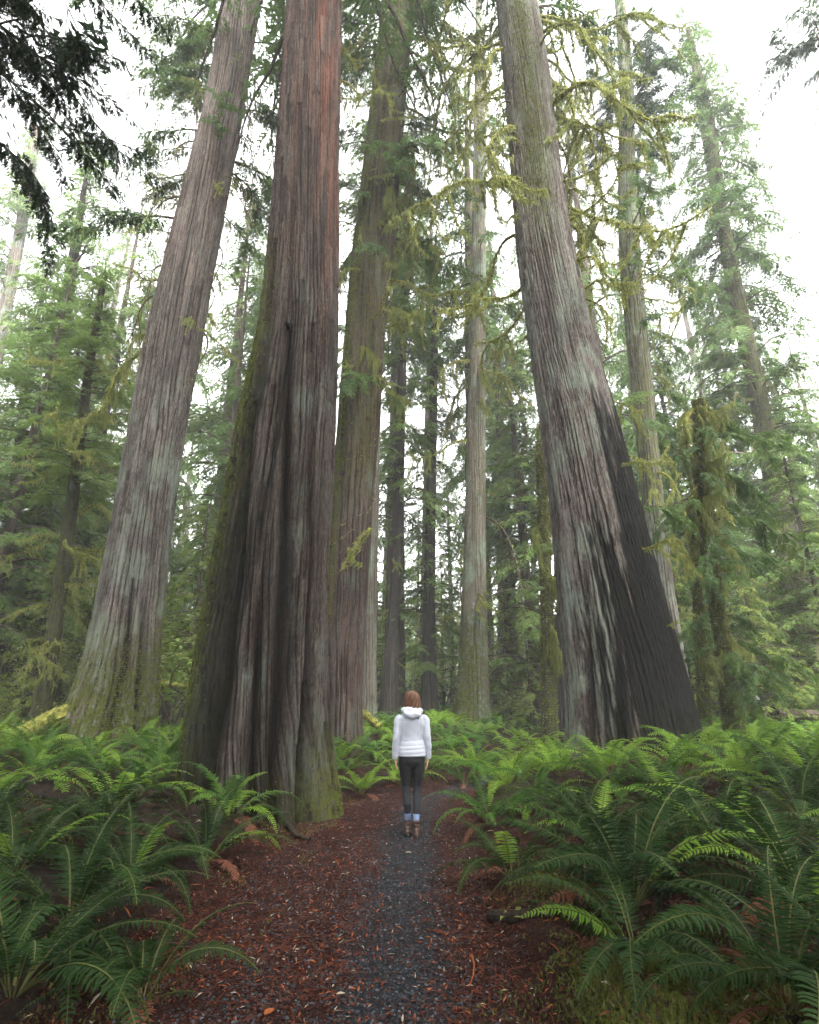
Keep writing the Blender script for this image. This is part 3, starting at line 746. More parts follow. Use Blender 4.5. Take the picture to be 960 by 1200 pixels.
# centre conifer
limbs(t6, i6, 22, K, [(425, -20, 1.2, 'L', 15), (425, 200, 1.1, 'L', 10), (440, -80, .9, 'c', 0), (432, 20, 1.4, 'L', 12), (470, -70, .7, 'c', 0), (515, 190, .9, 'L', -5), (495, 170, .7, 'm', 0), (605, 10, 1.7, 'd', -8),
                      (640, 190, 1.0, 'L', -40), (680, 185, 1.0, 'd', -40), (580, -90, .4, 'm', 0), (650, 0, .6, 'd', 0), (705, 200, .9, 'm', -40)])
for k in range(14):
    attach(t6, BG if k % 2 else BHM, i6, zpx(rngA.uniform(100, 400), 22), rngA.uniform(0, 360), rngA.uniform(.7, 1.3), rngA, pitch=rngA.uniform(-15, 10))
# slim grey cedar
for k in range(34):
    attach(t7, BG if k % 3 else BHM, i7, zpx(rngA.uniform(60, 520), 17), rngA.uniform(-140, 60), rngA.uniform(.5, 1.15), rngA, pitch=rngA.uniform(-20, 10))
for k in range(34):
    attach(t7, BGH, i7, zpx(rngA.uniform(60, 185), 17), rngA.uniform(0, 360), rngA.uniform(.45, .85), rngA, pitch=rngA.uniform(-5, 20))
for k in range(14):
    attach(t7, MB if k % 2 else MBL, i7, zpx(rngA.uniform(200, 640), 17), rngA.uniform(-120, 60), rngA.uniform(.5, 1.0), rngA, pitch=rngA.uniform(-25, 10))
# misty conifer
for k in range(60):
    attach(t8, BHM if k % 2 else BG, i8, zpx(rngA.uniform(120, 700), 21), rngA.uniform(0, 360), rngA.uniform(.8, 1.6), rngA, pitch=rngA.uniform(-15, 10))
for k in range(10):
    attach(t8, MB if k % 2 else MBC, i8, zpx(rngA.uniform(450, 760), 21), rngA.uniform(-180, 30), rngA.uniform(.5, 1.0), rngA, pitch=rngA.uniform(-20, 10))
# thin hemlocks in the middle
for k in range(40):
    attach(t9, BHM, i9, zpx(rngA.uniform(330, 560), 23), rngA.uniform(0, 360), rngA.uniform(.45, .9), rngA)
for k in range(44):
    attach(t10, BHM, i10, zpx(rngA.uniform(400, 800) if k < 32 else rngA.uniform(700, 815), 24), rngA.uniform(0, 360), rngA.uniform(.4, .85), rngA)
for k in range(8):
    attach(t9, MB, i9, zpx(rngA.uniform(520, 780), 23), rngA.uniform(-120, 120), rngA.uniform(.4, .8), rngA, pitch=-15)
    attach(t10, MBD, i10, zpx(rngA.uniform(560, 780), 24), rngA.uniform(0, 360), rngA.uniform(.4, .8), rngA)
# mossy pole tree: many thin side shoots
for k in range(34):
    attach(t11, MBT if k % 3 else MB, i11, zpx(rngA.uniform(400, 780), 14.5), rngA.uniform(-180, 60), rngA.uniform(.5, 1.05), rngA, pitch=rngA.uniform(-25, 15))
for k in range(14):
    attach(t12, BHM if k % 2 else MBT, i12, zpx(rngA.uniform(420, 740), 20), rngA.uniform(-180, 30), rngA.uniform(.6, 1.1), rngA)
    attach(t13, BHM if k % 2 else MBT, i13, zpx(rngA.uniform(480, 740), 19), rngA.uniform(-180, 30), rngA.uniform(.6, 1.1), rngA)
# moss curtains at right
for k in range(64):
    attach(t15, MBC if k % 2 else BG, i15, zpx(rngA.uniform(468, 800), 13.5), rngA.uniform(-200, 60), rngA.uniform(.3, .62), rngA, pitch=rngA.uniform(-30, 5))
limbs(t15, i15, 13.5, K, [(480, 182, 1.35, 'L', -18), (478, 0, .7, 'L', -20), (500, 20, .9, 'b', 0), (560, 10, .9, 'b', -10), (610, 0, .9, 'b', -10), (520, -60, .5, 'b', 0), (650, -20, .5, 'b', 0), (580, 175, .8, 'L', -40)])
for k in range(9):
    attach(t16, MBC, i16, zpx(rngA.uniform(580, 800), 14.5), rngA.uniform(-170, 40), rngA.uniform(.3, .6), rngA, pitch=-25)
for k in range(16):
    attach(t17, MBC, i17, zpx(rngA.uniform(520, 780), 18), rngA.uniform(-180, 40), rngA.uniform(.45, .9), rngA, pitch=-25)
for k in range(8):
    attach(t17, BHM, i17, zpx(rngA.uniform(510, 700), 18), rngA.uniform(-200, 40), rngA.uniform(.6, 1), rngA)
for k in range(10):
    attach(t19, BHM if k % 2 else MBD, i19, zpx(rngA.uniform(120, 430), 27), rngA.uniform(0, 360), rngA.uniform(.8, 1.5), rngA)

# crowns high above the frame for the big cedars
CR = [crown_mesh('crown', 300 + i, 14, 4.2, 7, M['cedar'], 'cone', SPR_LO, .75, .42) for i in range(3)]
for (t, i_, zb, s) in ((t1, i1, 20.5, 1.75), (t3, i3, 26.5, 1.8), (t2, i2, 28, 1.7), (t4, i4, 30, 1.7)):
    p = Vector((np.interp(zb, i_[0], i_[1]), np.interp(zb, i_[0], i_[2]), zb)) - t.location
    obj('crown', CR[rngA.integers(0, 3)], t, p, (0, 0, rngA.uniform(0, 6)), s)

HN = [crown_mesh('crown', 460 + i, 16, 1.9, 8, M['hemlock'], 'cone', SPR_LO, .7, .33, thin=.15) for i in range(3)]
for (t, i_, zb, zt, wd) in ((t9, i9, 9, 31, 1.3), (t10, i10, 5, 27, 1.2), (t11, i11, 7, 15.2, .9), (t12, i12, 5, 28, 1.8), (t13, i13, 4, 20, 1.6), (t8, i8, 12, 40, 1.7), (t18, i18, 9, 26, 1.6), (t19, i19, 14, 38, 1.9), (t5, i5, 20, 36, 1.5)):
    p = Vector((np.interp(zb, i_[0], i_[1]), np.interp(zb, i_[0], i_[2]), zb)) - t.location
    s_ = (zt - zb) / 16; lean = math.atan2(i_[1][-1] - i_[1][len(i_[1]) // 2], i_[0][-1] - i_[0][len(i_[1]) // 2])
    obj('crown', HN[rngA.integers(0, 3)], t, p, (0, lean, 0), (wd, wd, s_))

# ------------------------------------------------------------------ roots and fallen wood
def root_mesh(name, pts, r0, r1, mat, seed, moss=0):
    rng = np.random.default_rng(seed); so_ = Soup()
    P = np.array(pts); s = np.linspace(0, 1, len(P)); s2 = np.linspace(0, 1, 24)
    P = np.stack([np.interp(s2, s, P[:, k]) for k in range(3)], -1) + rng.normal(0, r0 * .12, (24, 3))
    so_.add(tube_tris(P, np.linspace(r0, r1, 24), 9, .14, rng), 0)
    if moss: add_moss(so_, rng, P + np.array([0, 0, r0 * .5]), moss, 1, .06, .05, r0 * .5, .75)
    return so_.mesh(name, [M[mat], M['moss']])
def ground_pts(pl, up=.05): return [(x, y, gz(x, y) + up) for x, y in pl]
for (pl, r0, r1) in (([(-7.3, 12.5), (-8.2, 12.1), (-9.2, 11.9), (-10.2, 12.0)], .2, .05), ([(-7.2, 12.3), (-7.8, 11.8), (-8.4, 11.5)], .17, .05)):
    pts = ground_pts(pl, .12); pts[0] = (pts[0][0] + .3, pts[0][1], pts[0][2] + .75)
    me = root_mesh('root', np.array(pts) - np.array(t2.location), r0, r1, 'mosswood', 7, 300)
    obj('root', me, t2)
def lone(name, label, cat, pts, r0, r1, mat, seed, moss=0, group=None):
    o = obj(name, root_mesh(name, pts, r0, r1, mat, seed, moss)); return tag(o, label, cat, group)
lone('fallen_branch', 'bare dark fallen branch sloping to the ground beside the leaning cedar', 'branch', [at(814, 868, 11), at(838, 895, 10.7), ghit(862, 924)], .045, .025, 'root_wood', 12, 40)
lone('fallen_log', 'grey broken log lying in the ferns by the right edge', 'log', [(at(905, 836, 17)), (at(930, 838, 17)), (at(958, 838, 17))], .16, .14, 'wood', 13)
lone('fallen_log', 'green mossy log leaning in the ferns behind the person', 'log', [at(415, 832, 15), at(428, 838, 15), at(445, 852, 14.6)], .1, .09, 'mosswood', 14, 160)
lone('fallen_log', 'mossy log lying level behind the ferns between the two left cedars', 'log', [at(178, 800, 16), at(205, 803, 16), at(235, 806, 16)], .08, .07, 'mosswood', 15, 160)
lone('bare_stick', 'pale bare stick resting on fern tops right of the leaning cedar', 'stick', [at(838, 880, 11.5), at(860, 882, 11.4), at(875, 886, 11.3)], .022, .012, 'wood', 16)
lone('tree_root', 'gnarled bare root at the foot of the huge cedar', 'root', [(p.x, p.y, p.z + .05) for p in (ghit(318, 955), ghit(336, 970), ghit(348, 985), ghit(363, 990))], .05, .015, 'root_wood', 17)
lone('tree_root', 'root edge jutting from the eroded bank right of the path', 'root', [(p.x, p.y, p.z + .03) for p in (ghit(575, 1082), ghit(600, 1085), ghit(625, 1078), ghit(660, 1072))], .04, .02, 'root_wood', 18, 20)
lone('orange_twig', 'thin curved orange twig on the gravel right of centre', 'twig', [(p.x, p.y, p.z + .012) for p in (ghit(553, 1122), ghit(556, 1135), ghit(555, 1148), ghit(550, 1160))], .006, .004, 'litter_c', 19)

# ------------------------------------------------------------------ background conifers
HC = [crown_mesh('crown', 400 + i, 18, 3.6, 9, M['hemlock'], 'cone', SPR_LO, .95, .40, thin=.1) for i in range(4)]
HY = [crown_mesh('crown', 420 + i, 7, 2.1, 13, M['hemlock_yellow'], 'cone', SPR_LO, .5, .3) for i in range(3)]
HT = [crown_mesh('crown', 440 + i, 16, 2.9, 8, M['cedar'], 'round', SPR_LO, .9, .40, droop=.8, thin=.3) for i in range(3)]
def cheap_trunk(h, r, mat, seed, lean=0):
    pr = [(-.3, 0, 0, r * 1.35), (.8, 0, 0, r * 1.05), (h * .5, lean * .5, 0, r * .7), (h, lean, 0, .03)]
    rg = np.random.default_rng(seed); n = 12; z = np.linspace(-.3, h, 40)
    P = np.stack([np.interp(z, [p[0] for p in pr], [p[1] for p in pr]), 0 * z, z], -1); P[:, :2] += rg.normal(0, r * .04, (40, 2))
    so_ = Soup(); so_.add(tube_tris(P, np.interp(z, [p[0] for p in pr], [p[3] for p in pr]), n, .07, rg)); return so_.mesh('trunk', [mat], True)
M['bark_far'] = simple('distant_bark', (.025, .02, .017), (.10, .078, .062), 6, sc3=(4, 4, .3), bump=1, bd=.04)
CT = [cheap_trunk(24, .28, M['bark_far'], 500 + i, .5 * i - .5) for i in range(3)]
CTs = [cheap_trunk(9, .09, M['bark_far'], 510 + i) for i in range(2)]
def bg_tree(name, label, px, Y, h, crown, zb, seed, group=None, lean=0):
    rg = np.random.default_rng(seed)
    p = at(px, 835, Y); z = gz(p.x, Y)
    o = empty(name, (p.x, Y, z), rg.uniform(0, 6.28)); tag(o, label, 'tree', group)
    tall = h > 12
    th = 24 if tall else 9
    obj('trunk', (CT if tall else CTs)[seed % (3 if tall else 2)], o, scale=h / th)
    ch = {'HC': 18, 'HY': 7, 'HT': 16}[crown]; arr = {'HC': HC, 'HY': HY, 'HT': HT}[crown]
    s = (h - zb) / ch
    obj('crown', arr[rg.integers(0, len(arr))], o, (0, 0, zb), (0, 0, rg.uniform(0, 6)), (max(s, .75) if s < .75 else min(s, 1.25), ) * 2 + (s,))
    if lean: o.rotation_euler = (0, lean, 0)
    return o
BT = [ # name, label, px, Y, height, crown, crown base
 ('hemlock', 'broad misty hemlock filling the gap left of the tall left cedar', 60, 24, 27, 'HC', 3.0),
 ('hemlock', 'pointed young hemlock rising above the mossy pole tree', 118, 22, 17.5, 'HC', 3.5),
 ('hemlock', 'dim hemlock at the left edge behind the shadowed trunk', -10, 20, 19, 'HC', 2.0),
 ('hemlock', 'pale hemlock fading into mist between the two left cedars', 232, 26, 31, 'HC', 4.0),
 ('hemlock', 'feathery hemlock behind the right flank of the tall left cedar', 268, 33, 36, 'HC', 3.0),
 ('hemlock', 'hazy hemlock seen between the pale trunk and the thin dark trunk', 447, 40, 21, 'HC', 3.0),
 ('hemlock', 'hazy hemlock just left of the centre conifer', 532, 41, 19, 'HC', 3.0),
 ('red_cedar', 'drooping cedar behind the right side of the centre conifer', 606, 30, 32, 'HT', 6.0),
 ('hemlock', 'dense hemlock between the centre conifer and the leaning cedar', 632, 25, 21, 'HC', 2.5),
 ('red_cedar', 'drooping cedar boughs high left of the leaning cedar', 575, 33, 34, 'HT', 10.0),
 ('hemlock', 'bushy hemlock behind the moss curtain tree', 800, 24, 17, 'HC', 1.5),
 ('hemlock', 'dark hemlock right of the moss curtain tree with layered boughs', 868, 19, 12.5, 'HC', 1.0),
 ('hemlock', 'misty hemlock beyond the leaning conifer at the right', 935, 29, 26, 'HC', 2.0),
 ('hemlock', 'low hemlock at the right edge below the misty conifer', 990, 18, 10, 'HC', .8),
 ('red_cedar', 'pale cedar dissolving into mist at the upper right', 790, 37, 36, 'HT', 8.0),
 ('hemlock', 'ghostly tall hemlock at the right edge, nearly lost in mist', 905, 44, 46, 'HC', 6.0),
 ('red_cedar', 'pale cedar top showing left of the huge cedar', 300, 38, 44, 'HT', 8.0),
 ('red_cedar', 'pale cedar crown high behind the moss draped cedar', 500, 32, 37, 'HT', 21.0),
 ('hemlock', 'faint hemlock far behind the left edge in white mist', 20, 40, 44, 'HC', 5.0),
 ('hemlock', 'faint hemlock in mist behind the pointed young hemlock', 150, 38, 40, 'HC', 4.0),
 ('hemlock', 'faint hemlock in mist beyond the person', 488, 45, 16, 'HC', 3.0),
 ('hemlock', 'faint hemlock in mist right of the slim grey cedar', 745, 40, 40, 'HC', 2.0),

 ('hemlock', 'layered hemlock boughs at the left edge behind the slim dark stem', -40, 17, 17, 'HC', 1.0),
 ('hemlock', 'mid green hemlock between the shadowed trunk and the tall left cedar', 92, 27, 24, 'HC', 1.0),
 ('red_cedar', 'drooping cedar hung over the gap left of the huge cedar', 245, 22, 22, 'HT', 2.5),
 ('hemlock', 'green hemlock filling the gap right of the slim grey cedar', 838, 30, 24, 'HC', 1.0),
 ('red_cedar', 'drooping cedar right of the misty conifer', 985, 24, 24, 'HT', 2.5),
 ('red_cedar', 'pale drooping cedar behind the upper left of the leaning cedar', 600, 38, 40, 'HT', 9.0),

 ('red_cedar', 'tall cedar with wispy crown right of the moss draped cedar top', 462, 26, 40, 'HT', 18.0),
 ('red_cedar', 'pale cedar crown against the left flank of the leaning cedar', 562, 25, 40, 'HT', 18.0),
 ('red_cedar', 'cedar crown just right of the upper leaning cedar', 672, 27, 40, 'HT', 8.0),
 ('red_cedar', 'cedar crown around the upper slim grey cedar', 752, 24, 36, 'HT', 7.0),
 ('red_cedar', 'misty cedar crown left of the misty conifer', 815, 30, 36, 'HT', 6.0),
 ('red_cedar', 'pale drooping cedar between mossy pole tree and tall left cedar', 150, 30, 38, 'HT', 4.0),
 ('red_cedar', 'misty cedar crown left of the huge cedar trunk', 285, 28, 42, 'HT', 5.0),
 ('young_hemlock', 'bright young hemlock glowing between the left cedars', 215, 19, 7.5, 'HY', .6),
 ('young_hemlock', 'light green sapling directly left of the huge cedar', 248, 17, 5.5, 'HY', .4),
 ('young_hemlock', 'yellowish sapling under the left edge trunks', 30, 16.5, 5.0, 'HY', .4),
 ('young_hemlock', 'light sapling behind the mossy pole tree', 88, 18, 6.0, 'HY', .4),
 ('young_hemlock', 'bright sapling beside the person on the left', 440, 26, 6.0, 'HY', .5),
 ('young_hemlock', 'bright sapling right of the centre conifer foot', 598, 26, 6.5, 'HY', .5),
 ('young_hemlock', 'bright sapling left of the centre conifer foot', 520, 30, 8.0, 'HY', .5),
 ('young_hemlock', 'light sapling right of the leaning cedar foot', 815, 19, 5.0, 'HY', .5),
 ('young_hemlock', 'light sapling between the curtained tree and the misty conifer', 900, 17.5, 4.6, 'HY', .4),
 ('young_hemlock', 'light sapling at the far right edge', 965, 22, 7.0, 'HY', .5),
 ('young_hemlock', 'bright sapling in front of the burnt stump', 622, 24, 5.0, 'HY', .4),
]
for k, (nm, lb, px, Y, h, cr, zb) in enumerate(BT):
    bg_tree(nm, lb, px, Y, h, cr, zb, 600 + k, 'background conifers in the mist')

# broad-leaved understorey
def shrub_mesh(seed, h, rad, n, mat, size=.10):
    rng = np.random.default_rng(seed); so_ = Soup(); L = []
    for k in range(9):
        a = rng.uniform(0, 6.28); P = rotz(np.stack([np.linspace(0, rad, 8), .1 * rng.normal(0, 1, 8), h * np.linspace(0, 1, 8) ** .7 * rng.uniform(.5, 1)], -1), a)
        so_.add(tube_tris(P, np.linspace(.025, .006, 8), 4), 1)
        q = P[rng.integers(2, 8, n // 9)] + rng.normal(0, 1, (n // 9, 3)) * np.array([.32, .32, .1]); L.append(q)
    p = np.concatenate(L); m = len(p)
    d = rng.normal(0, 1, (m, 3)); d[:, 2] = -.3 * abs(d[:, 2]); d /= np.linalg.norm(d, axis=1)[:, None]
    w_ = np.cross(d, [0, 0, 1]) + rng.normal(0, .25, (m, 3)); s = size * rng.uniform(.6, 1.3, (m, 1))
    t0, t1_ = p - d * s * .5, p + d * s * .6
    so_.add(np.stack([t0, p + w_ * s * .45, t1_], 1)); so_.add(np.stack([t0, t1_, p - w_ * s * .45], 1))
    return so_.mesh('foliage', [mat, M['wood']])
SH = [shrub_mesh(700 + i, 2.6, 1.3, 1500, M['maple']) for i in range(3)]
SA = [shrub_mesh(710, 2.4, .5, 500, M['autumn'])]
for k, (px, Y, s, lb) in enumerate([(205, 16, 1.3, 'light green vine maple between the two left cedars'), (225, 20, 1.8, 'tall pale vine maple behind the left cedars gap'), (190, 24, 2.2, 'yellow green vine maple hanging behind the tall left cedar'),
        (425, 28, 1.5, 'yellow green shrub behind the pale trunk'), (585, 33, 1.8, 'glowing shrub beyond the centre conifer'), (480, 36, 2.0, 'pale shrub far beyond the person'), (870, 21, 1.4, 'red flecked shrub behind the curtained tree'),
        (905, 24, 1.8, 'pale shrub right of the dark layered hemlock'), (462, 30, 1.6, 'bright shrub between the thin dark trunks'), (520, 28, 1.5, 'bright shrub left of the centre conifer'), (612, 27, 1.6, 'bright yellow green shrub right of the centre conifer'), (235, 26, 2.6, 'tall bright maple filling the gap left of the huge cedar'), (195, 18, 1.3, 'bright maple close to the right flank of the tall left cedar'), (840, 25, 1.8, 'pale green shrub behind the curtained tree'),
        (60, 18, 1.1, 'low yellow green shrub at the left edge behind ferns'), (790, 22, 1.4, 'pale shrub behind the slim grey cedar')]):
    p = at(px, 830, Y); o = empty('vine_maple', (p.x, Y, gz(p.x, Y)), k * 1.3); tag(o, lb, 'shrub', 'broad leaved shrubs under the conifers')
    obj('foliage', SH[k % 3], o, scale=s)
p = at(632, 830, 28); o = empty('autumn_shrub', (p.x, 28, gz(p.x, 28))); tag(o, 'small yellow orange autumn shrub left of the burnt stump', 'shrub'); obj('foliage', SA[0], o, scale=1.5)
p = at(640, 830, 26); o = empty('autumn_shrub', (p.x, 26, gz(p.x, 26))); tag(o, 'low orange leaved shrub at the foot of the burnt stump', 'shrub'); obj('foliage', SA[0], o, scale=.5)

# far-off forest all round, one mass
def far_forest():
    rng = np.random.default_rng(77); so_ = Soup()
    for k in range(120):
        a = rng.uniform(0, 2 * np.pi); d = rng.uniform(46, 56)
        x, y = d * math.sin(a), 8 + d * math.cos(a)
        h = rng.uniform(18, 34) * (.38 if abs(x) < 13 and y > 0 else 1); z0 = gz(x, y)
        so_.add(tube_tris(np.array([[x, y, z0 - .5], [x, y, z0 + h * .5], [x + rng.normal(0, .6), y, z0 + h]]), [.45, .3, .05], 6), 1)
        nb = 34
        P, Dv, S = [], [], []
        for j in range(nb):
            t = (j + rng.random()) / nb; L = (1 - t) ** .8 * 4.2 + .5
            for q in range(4):
                az = rng.uniform(0, 6.28); f = rng.uniform(.3, 1) * L
                P.append((x + math.cos(az) * f, y + math.sin(az) * f, z0 + .5 + t * h - f * .3)); Dv.append((math.cos(az), math.sin(az), -.5)); S.append(rng.uniform(1.5, 2.5))
        place_sprays(so_, [SPR_LO[0][::2], SPR_LO[1][::2]], P, Dv, S, rng, 0)
    return so_.mesh('distant_forest', [M['hemlock'], M['wood']])
tag(obj('distant_forest', far_forest()), 'far wood closing the view all round in white mist', 'forest', kind='stuff')

# cedar outside the left edge whose dark boughs hang into the upper left corner
def side_tree(name, label, x, y, h, r, boughs, seed, zb):
    pr = [(gz(x, y) - .3, x, y, r * 1.3), (1.5, x, y, r * 1.05), (h * .5, x, y, r * .75), (h, x, y, .1)]
    me, root, info, V, A = trunk_mesh('trunk', pr, M['bark_main'], 70, .12, seed)
    o = empty(name, root); tag(o, label, 'tree'); obj('trunk', me, o)
    rg = np.random.default_rng(seed)
    for (z, az, s, pitch) in boughs:
        attach(o, BGH, info, z, az, s, rg, pitch=pitch)
    obj('crown', CR[0], o, Vector((x, y, zb)) - root, (0, 0, seed), .95)
    return o
side_tree('overhanging_cedar', 'cedar beyond the left edge with dark boughs hanging into the upper left corner', -6.9, 4.6, 26, .55,
          [(8.9, 25, .8, -5), (9.7, 5, .9, 5), (10.5, 20, .95, 0), (11.2, 0, 1.1, 0), (9.3, -15, .9, 0), (10.0, 40, .8, 0), (8.4, 8, .75, -15)], 801, 18)
side_tree('overhanging_hemlock', 'hemlock beyond the right edge with a faint bough in the upper right corner', 19.5, 15.0, 40, .5,
          [(24, 170, 1.2, 0), (25.5, 190, 1.3, 0), (27, 180, 1.5, 0)], 802, 29)

def canopy():  # out-of-view trees added to darken the foreground
    """unseen cedars over and behind the viewpoint, added to shade the foreground: trunks, limbs and drooping sprays"""
    rng = np.random.default_rng(55); so_ = Soup()
    for (x, y, h, rmax, zb) in ((-3.4, -2.8, 34, 5.6, 11), (3.8, -2.2, 36, 5.8, 11), (8.2, 2.0, 33, 3.9, 12), (-8.5, .5, 34, 5.4, 12), (.4, -7.5, 38, 6, 10), (9.5, -5.5, 34, 5.6, 9), (-9, -6.5, 35, 5.6, 9), (-14, 2, 33, 5, 8), (-14.5, 6.8, 33, 3.3, 5), (14.2, 6.0, 33, 3.0, 5), (-11.5, 3.0, 34, 4.6, 8), (12, 1.0, 34, 3.8, 8), (4, -13, 36, 6, 8), (-5, -13, 36, 6, 8)):
        z0 = gz(x, y); zz = np.linspace(-.3, h, 24)
        so_.add(tube_tris(np.stack([x + 0 * zz, y + 0 * zz, z0 + zz], -1), np.interp(zz, [-.3, 1.5, h], [.95, .65, .05]), 14, .06, rng), 1)
        nb = int((h - zb) * 5)
        for k in range(nb):
            t = (k + rng.random()) / nb; L = rmax * (1 - t) ** .6 * rng.uniform(.7, 1.15) + .6; az = rng.uniform(0, 6.28)
            P = rotz(bough_path(rng, L, .15, .45, .1), az) + np.array([x, y, z0 + zb + t * (h - zb)])
            add_bough(so_, rng, P, [T[::2] for T in SPR_LO], 1.5 - .5 * t, .75, 0, 1, .05, hang=.4)
    return so_.mesh('shading_canopy', [M['cedar_dark'], M['wood']])
tag(obj('shading_canopy', canopy()), 'unseen cedars added overhead to shade the near end of the path', 'canopy', kind='stuff')

# ------------------------------------------------------------------ sword ferns
def frond_mesh(seed, n=34, arch=1.0, lift=.8, mat='fern', lod=2, wid=.115):
    """one sword-fern frond of length 1 along +X: arching stalk with two rows of tapering leaflets"""
    rng = np.random.default_rng(seed)
    s = np.linspace(0, 1, 16); ang = lift - arch * 1.9 * s ** 1.25
    dx = np.cos(ang); dzv = np.sin(ang)
    X = np.concatenate([[0], np.cumsum(dx[:-1])]) / 15; Z = np.concatenate([[0], np.cumsum(dzv[:-1])]) / 15
    Yc = .06 * rng.normal() * s ** 2
    P = np.stack([X, Yc, Z], -1)
    so_ = Soup()
    so_.add(tube_tris(P, np.linspace(.006, .002, 16), 3), 1)
    tw = rng.normal(0, .25)
    for i in range(n):
        t = .16 + .84 * (i + .3) / n
        L = wid * (min(1, (t - .1) / .22) ** .6) * (1 - max(0, (t - .3) / .72) ** 1.5) + .012
        p = np.array([np.interp(t, s, P[:, k]) for k in range(3)]); q = np.array([np.interp(min(1, t + .02), s, P[:, k]) for k in range(3)]) - np.array([np.interp(t - .02, s, P[:, k]) for k in range(3)])
        q /= np.linalg.norm(q); lat = np.array([-q[1], q[0], 0]); lat /= np.linalg.norm(lat); up = np.cross(q, lat)
        for sd_ in (-1, 1):
            a = R(rng.uniform(62, 80)); l = L * rng.uniform(.88, 1.1)
            d = q * math.cos(a) + sd_ * lat * math.sin(a) + up * (rng.normal(-.12, .12) + tw * sd_ * .3)
            d /= np.linalg.norm(d)
            wv = np.cross(up, d) * (.84 / n) * .40 * (.65 + .35 * L / wid)
            e = p + d * l + q * l * .12 - np.array([0, 0, l * .12]); m1 = p + d * l * .12; m2 = p + d * l * .62
            if lod == 2:
                so_.add([[p, m1 + wv * .95, m2 + wv * .7], [p, m2 + wv * .7, e], [p, e, m2 - wv * .7], [p, m2 - wv * .7, m1 - wv * .95]])
            else:
                so_.add([[p - wv, e, p + wv]])
    return so_.mesh('frond', [M[mat], M['rachis'] if mat != 'fern_dead' else M['fern_dead']])
FR = [frond_mesh(900 + i, 36, [.75, .95, 1.1, .85, 1.0, .65][i % 6], [.95, .85, .7, 1.05, .55, .9][i % 6]) for i in range(9)]
FRB = [frond_mesh(930 + i, 32, [.75, .95, 1.1, .85][i % 4], [1.0, .85, .75, 1.05][i % 4], 'fern_bright') for i in range(5)]
FRD = [frond_mesh(950 + i, 26, [1.1, 1.3][i % 2], [.55, .35][i % 2], 'fern_dead') for i in range(3)]
def recol(me, mat):
    m2 = me.copy(); m2.materials[0] = M[mat]; return m2
FRK = [recol(m_, 'fern_shaded') for m_ in FR]  # same fronds with the foreground shade in their colour
def fern_single(seed, n, bright):
    """a whole small distant fern as one mesh"""
    rng = np.random.default_rng(seed); so_ = Soup()
    base = []
    for i in range(4):
        me = frond_mesh(seed + i, 15, rng.uniform(.7, 1.1), rng.uniform(.6, 1.1), lod=1, wid=.14)
        v = np.empty(len(me.vertices) * 3, np.float32); me.vertices.foreach_get('co', v); mi = np.empty(len(me.polygons), np.int32); me.polygons.foreach_get('material_index', mi)
        base.append((v.reshape(-1, 3, 3)[mi == 0])); bpy.data.meshes.remove(me)
    for k in range(n):
        T = base[rng.integers(0, 4)]; a = rng.uniform(0, 6.28); b = rng.uniform(-.5, .25)
        Q = T.reshape(-1, 3) * rng.uniform(.7, 1.15)
        c, s_ = math.cos(b), math.sin(b); Q = Q @ np.array([[c, 0, s_], [0, 1, 0], [-s_, 0, c]])
        so_.add(rotz(Q, a).reshape(-1, 3, 3))
    return so_.mesh('sword_fern', [M['fern_bright' if bright else 'fern']])
FS = [fern_single(960 + 10 * i, 15, i % 3 > 0) for i in range(6)]

rngF = np.random.default_rng(4242)
def fern(p, size, nf, label, group=None, dead=0, bright=0.0, spread=1.0, az0=None, arc=None):
    o = empty('sword_fern', p, 0); tag(o, label, 'fern', group)
    g0 = rngF.uniform(0, 6.28)
    for k in range(nf + dead):
        a = g0 + k * 2.39996 + rngF.normal(0, .2)
        inner = k / max(nf, 1)
        isd = k >= nf
        pitch = rngF.uniform(-.05, .22) if isd else (-.42 + .6 * inner ** .8) * spread + rngF.normal(0, .1)   # inner fronds stand up, outer ones spread
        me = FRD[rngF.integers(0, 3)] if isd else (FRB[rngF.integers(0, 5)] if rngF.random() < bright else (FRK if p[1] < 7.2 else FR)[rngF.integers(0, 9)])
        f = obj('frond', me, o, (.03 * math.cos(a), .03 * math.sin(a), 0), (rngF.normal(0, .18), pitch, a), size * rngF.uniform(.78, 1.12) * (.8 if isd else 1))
        if isd: f['label'] = 'dried red brown frond'
    return o

